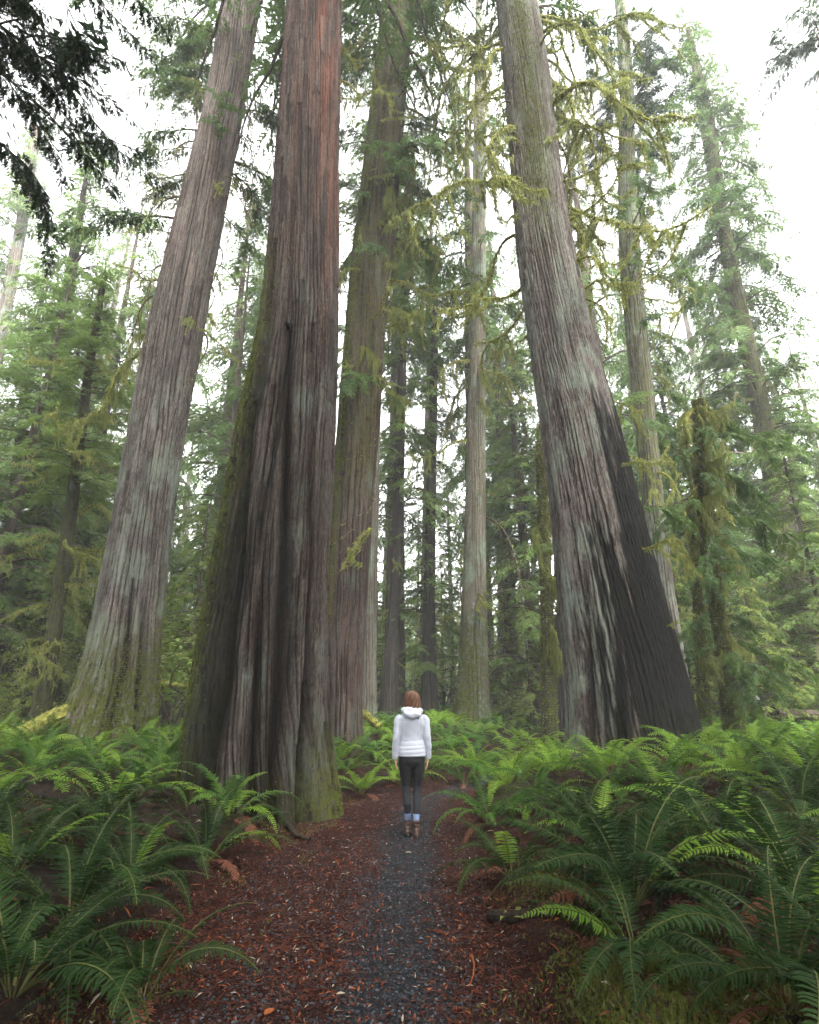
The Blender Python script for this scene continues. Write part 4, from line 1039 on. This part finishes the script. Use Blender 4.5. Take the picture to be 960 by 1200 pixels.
placed = []
hand = [ # px, py of the base, frond length, fronds, dead, label
 (240, 1010, 1.0, 15, 2, 'arching sword fern at the foot of the huge cedar beside the path'),
 (742, 1060, 1.25, 22, 3, 'largest sword fern on the bank right of the path with tall arching fronds'),
 (600, 1028, .85, 10, 2, 'upright fern at the path edge left of the largest right fern'),
 (80, 1090, 1.05, 17, 2, 'wide dark fern in the left foreground below the arching fern'),
 (15, 1165, 1.0, 15, 1, 'shadowed fern filling the bottom left corner'),
 (165, 1175, .8, 11, 1, 'low dark fern at the bottom edge left of the path'),
 (15, 1030, 1.0, 15, 1, 'dark fern at the left edge above the corner fern'),
 (120, 985, 1.0, 14, 1, 'shaded fern behind the arching fern at left'),
 (925, 1185, .95, 14, 2, 'dark fern reaching over the mossy bank at the lower right'),
 (1030, 1190, 1.0, 14, 1, 'dark fern filling the bottom right corner'),
 (945, 1065, 1.15, 16, 2, 'shadowed fern at the right edge above the corner'),
 (850, 1000, 1.1, 16, 2, 'fern right of the largest fern with glossy fronds'),
 (690, 975, 1.0, 16, 2, 'fern just behind the largest right fern'),
 (575, 965, .85, 14, 2, 'lush fern on the bank edge right of the person'),
 (775, 930, 1.0, 16, 1, 'fern with a curled frond before the dark cedar side'),
 (712, 925, 1.0, 15, 1, 'fern at the foot of the leaning cedar'),
 (635, 945, .95, 15, 2, 'bright fern between the path and the leaning cedar'),
 (405, 905, .8, 14, 1, 'fern at the right heel of the huge cedar beside the path'),
 (440, 893, .7, 12, 1, 'small bright fern left of the person beside the path'),
 (545, 920, .8, 14, 1, 'bright fern at the path bend right of the person'),
 (940, 960, 1.1, 15, 1, 'fern at the right edge level with the fallen stick'),
 (160, 935, .95, 14, 1, 'fern between the huge cedar and the left edge'),
]
for (px, py, s, nf, dd, lb) in hand:
    p = ghit(px, py); placed.append((p.x, p.y, s * .62))
    fern(p - Vector((0, 0, .01)), s, nf, lb, None, dd, .25 if py < 960 else .05)

trunks = [(t.location.x, t.location.y, r_) for t, r_ in ((t1, 1.25), (t2, 1.25), (t3, 1.5), (t4, .75), (t5, .4), (t6, .6), (t7, .45), (t8, .4))]
PERSON = (0.03, 7.78)
def ok(x, y, rad):
    d = float(path_d(x, y)); le = float(np.interp(y, [8, 10, 12], [1.75, 1.1, .9]))
    if -le - .05 < d < 1.05 and y < 12.5: return False
    if -.7 < d < .7: return False
    if y < 8.6 and -2.0 < x < 0: return False
    for (tx, ty, tr) in trunks:
        if (x - tx) ** 2 + (y - ty) ** 2 < (tr + .25) ** 2: return False
    for (qx, qy, qr) in placed:
        if (x - qx) ** 2 + (y - qy) ** 2 < (rad * .55 + qr * .55) ** 2: return False
    return True
def region(x, y):
    if x < 0:
        if y < 7.5: return 'dark sword fern crowding the left foreground bank'
        if y < 12.5: return 'sword fern in the bed between the two left cedars' if x < -3.5 else 'sword fern behind the huge cedar left of the path'
        return 'small sword fern in the far bed left of the path'
    if y < 7.5: return 'dark sword fern crowding the right foreground bank'
    if y < 12.5: return 'sword fern in the bed before the leaning cedar' if x < 4 else 'sword fern in the shaded bed right of the leaning cedar'
    return 'small sword fern in the far bed right of the path' if x > 5.5 else 'small bright sword fern in the far bed behind the person'
LANDMARKS = [('the foot of the huge cedar', -2.55, 9.0, 1.3), ('the gap between the two left cedars', -4.6, 11.2, .2), ('the distant pale trunk', 4.4, 30, .3), ('the foot of the tall left cedar', -6.6, 13, 1.3), ('the foot of the leaning cedar', 4.3, 12, 1.4), ('the dark cedar flank', 5.7, 11.6, .6),
  ('the fallen branch', 6.3, 10.6, .2), ('the moss draped cedar', -1.6, 14, .7), ('the slender pale trunk', -1.4, 20, .4), ('the centre conifer foot', 2.2, 22, .6),
  ('the slim grey cedar', 7.7, 17, .4), ('the moss curtain tree', 7, 13.5, .3), ('the moss covered stem', 6.6, 14.5, .3), ('the mossy pole tree', -9.0, 14.5, .3), ('the burnt stump', 4.9, 20, .4), ('the misty conifer', 14, 21, .4),
  ('the dark young hemlock', .6, 24, .3), ('the thin dark trunk', -.7, 23, .3), ('the person', .03, 7.8, .2), ('the green mossy log', -1.1, 15, .3), ('the grey broken log', 10.5, 17, .3), ('the bend of the path', 1.2, 11.5, .4),
  ('the arching fern', -2.2, 6.6, .4), ('the largest right fern', 1.75, 4.7, .5), ('the upright fern at the path edge', .95, 5.6, .3), ('the left picture edge', -6.5, 8.5, .3), ('the right picture edge', 8.6, 11, .3),
  ('the bottom left corner', -3.2, 3.8, .2), ('the bottom right corner', 3.3, 3.6, .2)]
RANKW = ['closest to', 'second closest to', 'third closest to', 'fourth closest to', 'fifth closest to', 'sixth closest to', 'seventh closest to', 'eighth closest to', 'ninth closest to', 'tenth closest to', 'eleventh closest to', 'twelfth closest to']
def fern_labels(pts):
    """one label for every fern that a landmark can single out; the others share the label of their bed"""
    out = {}; byl = {}
    for k, (x, y) in enumerate(pts):
        d = [math.hypot(x - lx, y - ly) - lr for (_, lx, ly, lr) in LANDMARKS]; j = int(np.argmin(d)); byl.setdefault(j, []).append((d[j], k))
    for j, l in byl.items():
        for r, (dd, k) in enumerate(sorted(l)[:12]):
            x, y = pts[k]; tone = 'small far sword fern' if y >= 13 else ('shaded sword fern' if y < 7.5 else 'green sword fern')
            out[k] = '%s, %s %s' % (tone, RANKW[r], LANDMARKS[j][0])
    return out
cand = []
rngP = np.random.default_rng(99)
for (y0, y1, tries, rad) in ((3.1, 7.5, 900, .8), (7.5, 12.5, 3000, .78), (12.5, 20, 5000, .8), (20, 32, 6000, .95)):
    for _ in range(tries):
        y = rngP.uniform(y0, y1); lim = y * .83 + .9; x = rngP.uniform(-lim, lim)
        if ok(x, y, rad): placed.append((x, y, rad)); cand.append((x, y))
cand.sort(key=lambda c: c[1])
NIND = 300 - len(hand); far = []; FLAB = fern_labels(cand[:NIND])
for k, (x, y) in enumerate(cand):
    z = gz(x, y)
    if k >= NIND: far.append((x, y, z)); continue
    rg_ = region(x, y); grp = rg_.replace('sword fern', 'sword ferns'); lab_ = FLAB.get(k, rg_ + ', off the trunks')
    s = rngF.uniform(.8, 1.15)
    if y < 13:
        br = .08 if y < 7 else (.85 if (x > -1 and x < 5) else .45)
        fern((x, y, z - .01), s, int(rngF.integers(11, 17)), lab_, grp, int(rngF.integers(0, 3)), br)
    else:
        o = obj('sword_fern', FS[rngF.integers(0, 6)], None, (x, y, z), (0, 0, rngF.uniform(0, 6.28)), s); tag(o, lab_, 'fern', grp)
if far:
    so_ = Soup(); tris = []
    for me in FS:
        v = np.empty(len(me.vertices) * 3, np.float32); me.vertices.foreach_get('co', v); tris.append(v.reshape(-1, 3))
    for (x, y, z) in far:
        T = tris[rngF.integers(0, 6)]; T = T.reshape(-1, 3, 3)[::2].reshape(-1, 3)
        so_.add((rotz(T * rngF.uniform(.9, 1.25), rngF.uniform(0, 6.28)) + np.array([x, y, z])).reshape(-1, 3, 3), int(rngF.random() < .6))
    tag(obj('fern_carpet', so_.mesh('fern_carpet', [M['fern'], M['fern_bright']])), 'carpet of far ferns covering the forest floor between the distant trunks', 'ferns', kind='stuff')
print('ferns', len(hand) + len(cand), 'far', len(far))

# ------------------------------------------------------------------ litter, gravel, moss on the ground
rngL = np.random.default_rng(31)
def scatter_xy(n, fn, ylo, yhi, xlo, xhi, near=True):
    out = []
    tot = 0
    while tot < n:
        m = n * 3; t = rngL.random(m); y = ylo * (yhi / ylo) ** t if near else rngL.uniform(ylo, yhi, m); x = rngL.uniform(xlo, xhi, m)
        k = rngL.random(m) < fn(x, y); out.append(np.stack([x[k], y[k]], -1)); tot += k.sum()
    return np.concatenate(out)[:n]
def flakes(XY, lmin, lmax, wf, mats, probs, lift=.006, tilt=.25):
    n = len(XY); z = ground(XY[:, 0], XY[:, 1]) + lift * rngL.random(n) + .003
    p = np.stack([XY[:, 0], XY[:, 1], z], -1); a = rngL.uniform(0, 6.28, n)
    d = np.stack([np.cos(a), np.sin(a), rngL.normal(0, tilt, n)], -1); l = rngL.uniform(lmin, lmax, n)[:, None]
    w_ = np.stack([-np.sin(a), np.cos(a), rngL.normal(0, tilt, n)], -1) * l * wf * rngL.uniform(.6, 1.4, (n, 1))
    bend = np.stack([0 * a, 0 * a, rngL.uniform(0, .15, n)], -1) * l
    A, B, Cc = p - d * l * .5, p + bend, p + d * l * .5
    mi = rngL.choice(len(mats), n, p=probs)
    T = np.concatenate([np.stack([A, B - w_, B + w_], 1), np.stack([Cc, B + w_, B - w_], 1)])
    return T, np.concatenate([mi, mi])
def on_path(x, y):
    d = path_d(x, y); le = np.interp(y, [8, 10, 12], [1.5, 1.1, .9])
    base = np.where((d > -le - .3) & (d < .85), 1, .12)
    grav_ = .85 * np.exp(-((d + .02) / .33) ** 2) * np.interp(y, [8, 9.5], [1, .7])
    return np.clip(base * (1 - .9 * grav_), 0, 1) * (.35 + .9 * noise2(x * 2.2, y * 2.2, 44))
so_ = Soup(); mats = [M['litter_a'], M['litter_b'], M['litter_c'], M['litter_d']]
T, mi = flakes(scatter_xy(46000, on_path, 2.7, 13, -2.6, 3), .015, .065, .09, mats, [.58, .34, .06, .02])
for k in range(4): so_.add(T[mi == k], k)
tag(obj('needle_litter', so_.mesh('needle_litter', mats)), 'red brown cedar needle litter strewn over the path', 'litter', kind='stuff')
so_ = Soup()
T, mi = flakes(scatter_xy(24000, lambda x, y: np.where((path_d(x, y) > .6) | (path_d(x, y) < -1.3), 1, 0), 2.4, 14, -9, 9), .03, .12, .05, mats, [.46, .48, .04, .02], .05, .4)
for k in range(4): so_.add(T[mi == k], k)
tag(obj('bank_litter', so_.mesh('bank_litter', mats)), 'dead fronds and twigs littering the banks under the ferns', 'litter', kind='stuff')
def stones(XY, smin, smax):
    n = len(XY); z = ground(XY[:, 0], XY[:, 1]); s = (smin + (smax - smin) * rngL.random(n) ** 3)[:, None]
    p = np.stack([XY[:, 0], XY[:, 1], z], -1) + np.array([0, 0, .15]) * s
    ax = np.eye(3)[None] * rngL.uniform(.55, 1.2, (n, 3, 1)) * s[:, None]
    a = rngL.uniform(0, 6.28, n); c, s_ = np.cos(a), np.sin(a); Rm = np.zeros((n, 3, 3)); Rm[:, 0, 0] = c; Rm[:, 0, 1] = s_; Rm[:, 1, 0] = -s_; Rm[:, 1, 1] = c; Rm[:, 2, 2] = .7
    V = np.einsum('nij,njk->nik', ax, Rm)
    x, y, zt = V[:, 0], V[:, 1], V[:, 2]; T = []
    for u, v in ((x, y), (y, -x), (-x, -y), (-y, x)):
        T.append(np.stack([p + u, p + v, p + zt], 1))
    return np.concatenate(T)
def on_gravel(x, y):
    d = path_d(x, y); return np.exp(-((d + .02) / .4) ** 2) * np.interp(y, [8, 9.5], [1, .7]) + .36 * ((d > -1.5) & (d < .7)) + .35 * np.exp(-((d + .85) / .35) ** 2) * (y < 6.5)
so_ = Soup()
XY = scatter_xy(22000, on_gravel, 2.8, 12, -1.6, 1.6); T = stones(XY, .004, .017); m = np.tile(rngL.random(len(XY)) < .14, 4)
so_.add(T[~m], 0); so_.add(T[m], 1)
tag(obj('gravel', so_.mesh('gravel', [M['stone_a'], M['stone_b']])), 'dark blue grey gravel along the centre of the path', 'gravel', kind='stuff')
# ground moss on the right bank and patches elsewhere
def moss_w(x, y): return 1.3 * np.exp(-((x - 1.15) / .42) ** 2 - ((y - 3.2) / .6) ** 2) + .6 * np.exp(-((x - 1.15) / .3) ** 2 - ((y - 5.3) / .5) ** 2) + .15 * (noise2(x * 1.2, y * 1.2, 66) > .62) * (np.abs(path_d(x, y)) > 1)
XY = scatter_xy(42000, moss_w, 2.3, 10, -5, 6); n = len(XY)
p = np.stack([XY[:, 0], XY[:, 1], ground(XY[:, 0], XY[:, 1])], -1); d = rngL.normal(0, .5, (n, 3)); d[:, 2] = abs(d[:, 2]) + .5
w_ = np.cross(d, rngL.normal(0, 1, (n, 3))); w_ /= np.linalg.norm(w_, axis=1)[:, None]; s = rngL.uniform(.008, .024, (n, 1))
so_ = Soup(); so_.add(np.stack([p - w_ * s * .4, p + w_ * s * .4, p + d * s], 1))
tag(obj('ground_moss', so_.mesh('ground_moss', [M['moss_dark']])), 'dark green moss growing over the bank right of the path', 'moss', kind='stuff')
# single leaves on the path
def leaf_obj(px, py, L, mat, label, az):
    p = ghit(px, py); n = 8; t = np.linspace(0, 1, n); wv = .28 * np.sin(t * np.pi) ** .8
    V = []; 
    for k in range(n):
        x = (t[k] - .5); zc = .06 * math.sin(t[k] * 3) ; V += [(x, -wv[k], zc + .07), (x, 0, zc), (x, wv[k], zc + .07)]
    F = []
    for k in range(n - 1):
        b = 3 * k; F += [(b, b + 1, b + 4, b + 3), (b + 1, b + 2, b + 5, b + 4)]
    o = obj('fallen_leaf', np_mesh('fallen_leaf', V, F, [M[mat]], smooth=True), None, p + Vector((0, 0, .012)), (0, .05, az), L)
    tag(o, label, 'leaf')
leaf_obj(315, 1193, .085, 'litter_c', 'orange leaf lying at the bottom edge of the path', 1.2)
leaf_obj(399, 1170, .05, 'litter_d', 'small pale leaf on the path near the bottom', .4)
leaf_obj(479, 1002, .07, 'litter_d', 'pale leaf on the gravel just behind the person', .2)
leaf_obj(515, 1097, .09, 'litter_a', 'red brown leaf flake at the right edge of the gravel strip', -.5)

# ------------------------------------------------------------------ the person
def simple_col(name, c, rough=.7, nscale=60, var=.15, bump=.2):
    m = NT(name); n = m.noise(nscale, 4, m.coord())
    return m.done(m.bsdf(m.ramp(n, [(.3, tuple(v * (1 - var) for v in c)), (.7, tuple(min(1, v * (1 + var)) for v in c))]), rough, n, bump, .004))
M['jacket'] = simple_col('white_jacket', (.37, .39, .45), .75, 45, .04)
M['skin'] = simple_col('skin', (.55, .33, .24), .5, 30, .05)
M['boot'] = simple_col('brown_leather', (.065, .038, .03), .7, 40, .25)
M['sole'] = simple_col('dark_rubber', (.02, .018, .017), .7)
M['sock'] = simple_col('blue_sock', (.13, .19, .32), .9, 120, .2)
def leg_mat():
    m = NT('leggings'); s_ = m.n('SeparateXYZ'); m.l(m.coord(), s_.inputs[0])
    c = m.ramp(s_.outputs[2], [(.565, (.016, .017, .022)), (.585, (.005, .005, .007))])
    return m.done(m.bsdf(c, .75, m.noise(90, 3, m.coord()), .2, .003))
M['leggings'] = leg_mat()
def hair_mat():
    m = NT('auburn_hair'); n = m.noise(1, 4, m.coord((70, 70, 5)))
    sx = m.n('SeparateXYZ'); m.l(m.coord(), sx.inputs[0])
    c = m.ramp(n, [(.3, (.035, .017, .010)), (.55, (.10, .046, .026)), (.75, (.22, .115, .065))])
    return m.done(m.bsdf(c, .55, n, .8, .01, .2))
M['hair'] = hair_mat()

def loft(rings, n=28, cap=True):
    """rings: centre xyz, rx, ry (ellipse across the path; horizontal when path is vertical)"""
    V = []; F = []
    for (x, y, z, rx, ry) in rings:
        for k in range(n):
            a = 2 * math.pi * k / n; V.append((x + rx * math.cos(a), y + ry * math.sin(a), z))
    m = len(rings)
    for i in range(m - 1):
        for k in range(n):
            k2 = (k + 1) % n; F.append((i * n + k, i * n + k2, (i + 1) * n + k2, (i + 1) * n + k))
    F.append(tuple(range(n - 1, -1, -1))); F.append(tuple((m - 1) * n + k for k in range(n)))
    return V, F
def dense(rings, per=8):
    A = np.array(rings, float); t = np.arange(len(A)); tt = np.linspace(0, len(A) - 1, (len(A) - 1) * per + 1)
    B = np.stack([np.interp(tt, t, A[:, k]) for k in range(5)], -1); k = np.hanning(per + 1); k /= k.sum()
    C = B.copy()
    for c in range(5): C[:, c] = np.convolve(np.pad(B[:, c], per // 2, mode='edge'), k, 'valid')
    C[0] = B[0]; C[-1] = B[-1]
    return C
def fuse(name, parts, mat, parent, voxel=.009, smooth=4, post=None):
    V, F = [], []
    for v, f in parts:
        b = len(V); V += list(v); F += [tuple(i + b for i in q) for q in f]
    me = bpy.data.meshes.new('tmp'); me.from_pydata([tuple(map(float, v)) for v in V], [], F)
    o = bpy.data.objects.new('tmp', me); COL.objects.link(o)
    a = o.modifiers.new('r', 'REMESH'); a.mode = 'VOXEL'; a.voxel_size = voxel
    b = o.modifiers.new('s', 'SMOOTH'); b.iterations = smooth; b.factor = .5
    dg = bpy.context.evaluated_depsgraph_get(); dg.update()
    m2 = bpy.data.meshes.new_from_object(o.evaluated_get(dg)); bpy.data.objects.remove(o)
    m2.name = name; m2.materials.clear(); m2.materials.append(mat)
    if post:
        c = np.empty(len(m2.vertices) * 3, np.float32); m2.vertices.foreach_get('co', c); nn = np.empty_like(c); m2.vertices.foreach_get('normal', nn)
        c = post(c.reshape(-1, 3), nn.reshape(-1, 3)); m2.vertices.foreach_set('co', c.astype(np.float32).ravel())
    m2.polygons.foreach_set('use_smooth', np.ones(len(m2.polygons), bool)); m2.update()
    return obj(name, m2, parent)
def person():
    px, py = PERSON; pr = empty('person', (px, py, gz(px, py) + .005), R(5))
    tag(pr, 'person with auburn hair in a white hooded jacket walking away along the path', 'person')
    # body: one skinned surface, every joint placed in 3-D (facing +Y, seen from behind)
    bv, be, br = [], [], []
    def add(p, r, parent=None):
        bv.append(p); br.append(r if hasattr(r, '__len__') else (r, r)); i = len(bv) - 1
        if parent is not None: be.append((parent, i))
        return i
    pel = add((0, 0, .95), (.13, .10)); wa = add((0, 0, 1.12), (.105, .08), pel); ch = add((0, .0, 1.30), (.135, .095), wa); sh = add((0, -.005, 1.41), (.10, .07), ch)
    nk = add((0, .005, 1.49), .05, sh); jaw = add((0, .025, 1.555), (.062, .072), nk); hd = add((0, .018, 1.635), (.076, .094), jaw); top = add((0, .012, 1.70), (.055, .068), hd)
    for s in (-1, 1):
        hp = add((s * .085, 0, .86), .088, pel); kn = add((s * .068, .012, .50), .046, hp); cf = add((s * .062, -.012, .36), .036, kn); an = add((s * .052, (.055 if s < 0 else -.05), .10), .026, cf)
        add((s * .056, (.175 if s < 0 else .07), .045), .032, an)
        s1 = add((s * .155, -.005, 1.395), .052, sh); el = add((s * .205, -.03, 1.14), .040, s1); wr = add((s * .212, .015, .925), .026, el)
        pm = add((s * .208, .03, .865), (.019, .036), wr)
        for j, (dy, L) in enumerate(((-.028, .062), (-.009, .076), (.010, .08), (.028, .07))):
            a = add((s * .206, .03 + dy, .835), .0085, pm); b_ = add((s * .200, .034 + dy, .835 - L * .5), .008, a); add((s * .186, .036 + dy, .835 - L), .0065, b_)
        th = add((s * .198, .062, .875), .0105, wr); add((s * .185, .076, .84), .008, th)
    me = bpy.data.meshes.new('body_cage'); me.from_pydata(bv, be, [])
    o = bpy.data.objects.new('tmp', me); COL.objects.link(o)
    sk = o.modifiers.new('skin', 'SKIN'); sk.use_smooth_shade = True
    lay = me.skin_vertices[0].data if len(me.skin_vertices) else None
    if lay is None:
        bpy.context.view_layer.objects.active = o; lay = me.skin_vertices[0].data
    for i, r in enumerate(br): lay[i].radius = (r[0] * .8, r[1] * .8) if bv[i][2] < 1.47 and r[0] > .02 else r
    lay[0].use_root = True
    sb = o.modifiers.new('sub', 'SUBSURF'); sb.levels = 2; sb.render_levels = 2
    dg = bpy.context.evaluated_depsgraph_get(); dg.update()
    m2 = bpy.data.meshes.new_from_object(o.evaluated_get(dg)); bpy.data.objects.remove(o)
    m2.name = 'body'; m2.materials.clear(); m2.materials.append(M['skin'])
    # face: brow, nose, mouth and chin relief pushed out of the head surface
    c = np.empty(len(m2.vertices) * 3, np.float32); m2.vertices.foreach_get('co', c); c = c.reshape(-1, 3)
    fr = (c[:, 2] > 1.5) & (c[:, 1] > .04)
    def bumpf(x, z, sx, sz, d): c[fr, 1] += d * np.exp(-((c[fr, 0] - x) / sx) ** 2 - ((c[fr, 2] - z) / sz) ** 2)
    bumpf(0, 1.595, .012, .024, .024); bumpf(0, 1.56, .024, .008, .008); bumpf(0, 1.535, .02, .014, .01)
    bumpf(-.03, 1.615, .014, .01, -.01); bumpf(.03, 1.615, .014, .01, -.01)
    m2.vertices.foreach_set('co', c.ravel()); m2.update()
    body = obj('body', m2, pr)
    for s in (-1, 1):
        v, f = loft([(s * .03, .098 + .004 * math.cos(t), 1.612 + .009 * math.sin(t), .013 * max(.05, math.cos(t)), .004) for t in np.linspace(-1.5, 1.5, 7)], 12)
        me = bpy.data.meshes.new('eye'); me.from_pydata(v, [], f); me.materials.append(M['sole']); obj('eye', me, pr)
        v, f = loft([(s * .082, .015, 1.60 + .03 * math.sin(t), .011 * max(.05, math.cos(t)), .02 * max(.05, math.cos(t))) for t in np.linspace(-1.5, 1.5, 7)], 12)
        me = bpy.data.meshes.new('ear'); me.from_pydata(v, [], f); me.materials.append(M['skin']); obj('ear', me, pr)
    # jacket
    tor = dense([(0, 0, .925, .178, .135), (0, 0, .97, .18, .138), (0, 0, 1.05, .168, .128), (0, 0, 1.14, .148, .112), (0, -.003, 1.24, .162, .118), (0, -.008, 1.33, .182, .122), (0, -.01, 1.40, .178, .108), (0, -.005, 1.45, .12, .085), (0, 0, 1.50, .075, .07)])
    parts = [loft(tor, 40)]
    for s in (-1, 1):
        arm = dense([(s * .145, -.008, 1.43, .045, .05), (s * .175, -.012, 1.385, .062, .066), (s * .190, -.022, 1.28, .053, .058), (s * .203, -.032, 1.15, .047, .052), (s * .214, -.012, 1.05, .047, .052), (s * .217, .010, .925, .040, .044), (s * .217, .014, .885, .036, .040)])
        parts.append(loft(arm, 24))
    def quilt(c, n):
        z = c[:, 2]; tors = np.abs(c[:, 0]) < .185
        seam = np.zeros(len(c))
        for zs in (.955, 1.005, 1.055, 1.115, 1.36): seam -= .003 * np.exp(-((z - zs - .01 * np.sin(c[:, 0] * 6)) / .007) ** 2) * tors
        puff = .0012 * np.abs(np.sin((z - .955) / .05 * np.pi)) * (z < 1.12) * tors
        wr = .0022 * np.sin(z * 62 + c[:, 0] * 25) * (~tors) + .0012 * np.sin(z * 50 + c[:, 0] * 40) * tors * (z > 1.12)
        v_seam = -.005 * np.exp(-((np.abs(c[:, 0]) - .105 - .25 * np.clip(1.2 - z, 0, 1) * 0) / .006) ** 2) * (z > 1.1) * (z < 1.36) * tors
        return c + n * (seam + puff + wr + v_seam)[:, None]
    fuse('jacket', parts, M['jacket'], pr, .0075, 3, quilt)
    # hood lying on the shoulders
    hp = []
    for t in np.linspace(-1, 1, 25):
        a = t * 2.2 - math.pi / 2
        fat = .032 + .026 * math.cos(t * 1.3) ** 2
        hp.append((.088 * math.cos(a) * 1.12, .088 * math.sin(a) * .95 - .012, 1.475 + .02 * (t * t) - .012 * t, fat))
    v, f = [], []
    n = 16
    for i, (x, y, z, r) in enumerate(hp):
        q = np.array(hp[min(i + 1, 24)][:3]) - np.array(hp[max(i - 1, 0)][:3]); q /= np.linalg.norm(q); sd_ = np.cross(q, [0, 0, 1]); sd_ /= np.linalg.norm(sd_); up = np.cross(sd_, q)
        for k in range(n):
            a = 2 * math.pi * k / n; v.append(tuple(np.array([x, y, z]) + sd_ * r * 1.15 * math.cos(a) + up * r * (1.15 if math.sin(a) < 0 else .95) * math.sin(a)))
    for i in range(24):
        for k in range(n): k2 = (k + 1) % n; f.append((i * n + k, i * n + k2, (i + 1) * n + k2, (i + 1) * n + k))
    f.append(tuple(range(n - 1, -1, -1))); f.append(tuple(24 * n + k for k in range(n)))
    bag = loft(dense([(.0, -.11, 1.375, .03, .02), (.0, -.135, 1.40, .10, .045), (0, -.135, 1.45, .125, .055), (0, -.10, 1.50, .10, .04), (0, -.08, 1.515, .05, .02)]), 28)
    fuse('hood', [(v, f), bag], M['jacket'], pr, .008, 5, lambda c, nn: c + nn * (.004 * np.sin(c[:, 0] * 45 + c[:, 2] * 60))[:, None])
    # leggings
    parts = [loft(dense([(0, 0, .80, .14, .09), (0, -.005, .86, .165, .125), (0, -.005, .94, .155, .12), (0, 0, 1.02, .13, .1)]), 36)]
    for s in (-1, 1):
        fy = .055 if s < 0 else -.05
        leg = dense([(s * .083, 0, .90, .088, .105), (s * .084, 0, .80, .086, .098), (s * .076, .006, .66, .071, .079), (s * .068, .012, .54, .056, .06), (s * .064, .0, .44, .054, .06), (s * .060, -.010, .38, .053, .060), (s * .055, -.012 + (fy + .012) * .31, .28, .043, .049), (s * .052, -.012 + (fy + .012) * .48, .235, .037, .042)])
        parts.append(loft(leg, 24))
    fuse('leggings', parts, M['leggings'], pr, .0075, 4)
    for s in (-1, 1):
        fy = .055 if s < 0 else -.05; fx = s * .052
        v, f = loft(dense([(fx, -.012 + (fy + .012) * .8, .175, .039, .044), (fx, -.012 + (fy + .012) * .56, .215, .041, .046), (fx, -.012 + (fy + .012) * .42, .25, .042, .048), (fx, -.012 + (fy + .012) * .38, .262, .038, .044)], 4), 24)
        me = bpy.data.meshes.new('sock'); me.from_pydata([tuple(map(float, q)) for q in v], [], f); me.materials.append(M['sock']); me.polygons.foreach_set('use_smooth', [True] * len(me.polygons)); obj('sock', me, pr)
        sh_ = loft(dense([(fx, fy + .055, .02, .047, .125), (fx, fy + .055, .05, .047, .128), (fx, fy + .04, .085, .044, .10), (fx, fy + .012, .12, .043, .06), (fx, fy, .16, .044, .053), (fx, fy, .195, .046, .052)]), 28)
        b_ = fuse('boot', [sh_], M['boot'], pr, .007, 2, lambda c, nn: c + nn * (.003 * np.sin(c[:, 2] * 150) * (c[:, 2] > .08))[:, None])
        v, f = loft([(fx, fy + .055, .0, .050, .132), (fx, fy + .055, .006, .053, .136), (fx, fy + .055, .026, .053, .136), (fx, fy + .055, .03, .049, .13)], 28)
        me = bpy.data.meshes.new('sole'); me.from_pydata(v, [], f); me.materials.append(M['sole']); so2 = obj('sole', me, b_)
    # hair: falls straight to the shoulders, parted by the hood
    hr = dense([(0, -.005, 1.735, .02, .02), (0, -.006, 1.725, .06, .065), (0, -.008, 1.695, .088, .095), (.003, -.015, 1.65, .099, .105), (.006, -.022, 1.60, .103, .100), (.010, -.03, 1.55, .104, .09), (.016, -.040, 1.50, .10, .085), (.026, -.052, 1.46, .092, .085), (.036, -.062, 1.42, .075, .08), (.044, -.066, 1.385, .04, .06)], 8)
    def strands(c, nn):
        a = np.arctan2(c[:, 1], c[:, 0]); lock = .009 * np.sin(a * 13 + 3 * np.sin(c[:, 2] * 14)) + .006 * np.sin(a * 41 + c[:, 2] * 30)
        c = c + nn * (lock * np.clip((1.73 - c[:, 2]) / .1, 0, 1))[:, None]
        face = (c[:, 1] > .035) & (c[:, 2] < 1.66)
        c[face, 1] = .035 + (c[face, 1] - .035) * .15
        return c
    fuse('hair', [loft(hr, 40)], M['hair'], pr, .006, 2, strands)
person()


# ------------------------------------------------------------------ haze
def haze():
    x0, x1, y0, y1, z0, z1 = -72, 72, -62, 92, -2.0, 62
    V = [(x, y, z) for x in (x0, x1) for y in (y0, y1) for z in (z0, z1)]
    F = [(0, 1, 3, 2), (4, 6, 7, 5), (0, 4, 5, 1), (2, 3, 7, 6), (0, 2, 6, 4), (1, 5, 7, 3)]
    m = NT('haze'); v = m.n('VolumePrincipled'); v.inputs['Density'].default_value = HAZE_DENSITY
    v.inputs['Color'].default_value = (.97, .985, 1, 1); v.inputs['Anisotropy'].default_value = 0
    m.l(v.outputs[0], m.out.inputs['Volume'])
    tag(obj('haze', np_mesh('haze', V, F, [m.mat])), 'thin white mist hanging through the forest', 'mist', kind='stuff')
haze()
for m_ in [m_ for m_ in bpy.data.meshes if m_.users == 0]: bpy.data.meshes.remove(m_)
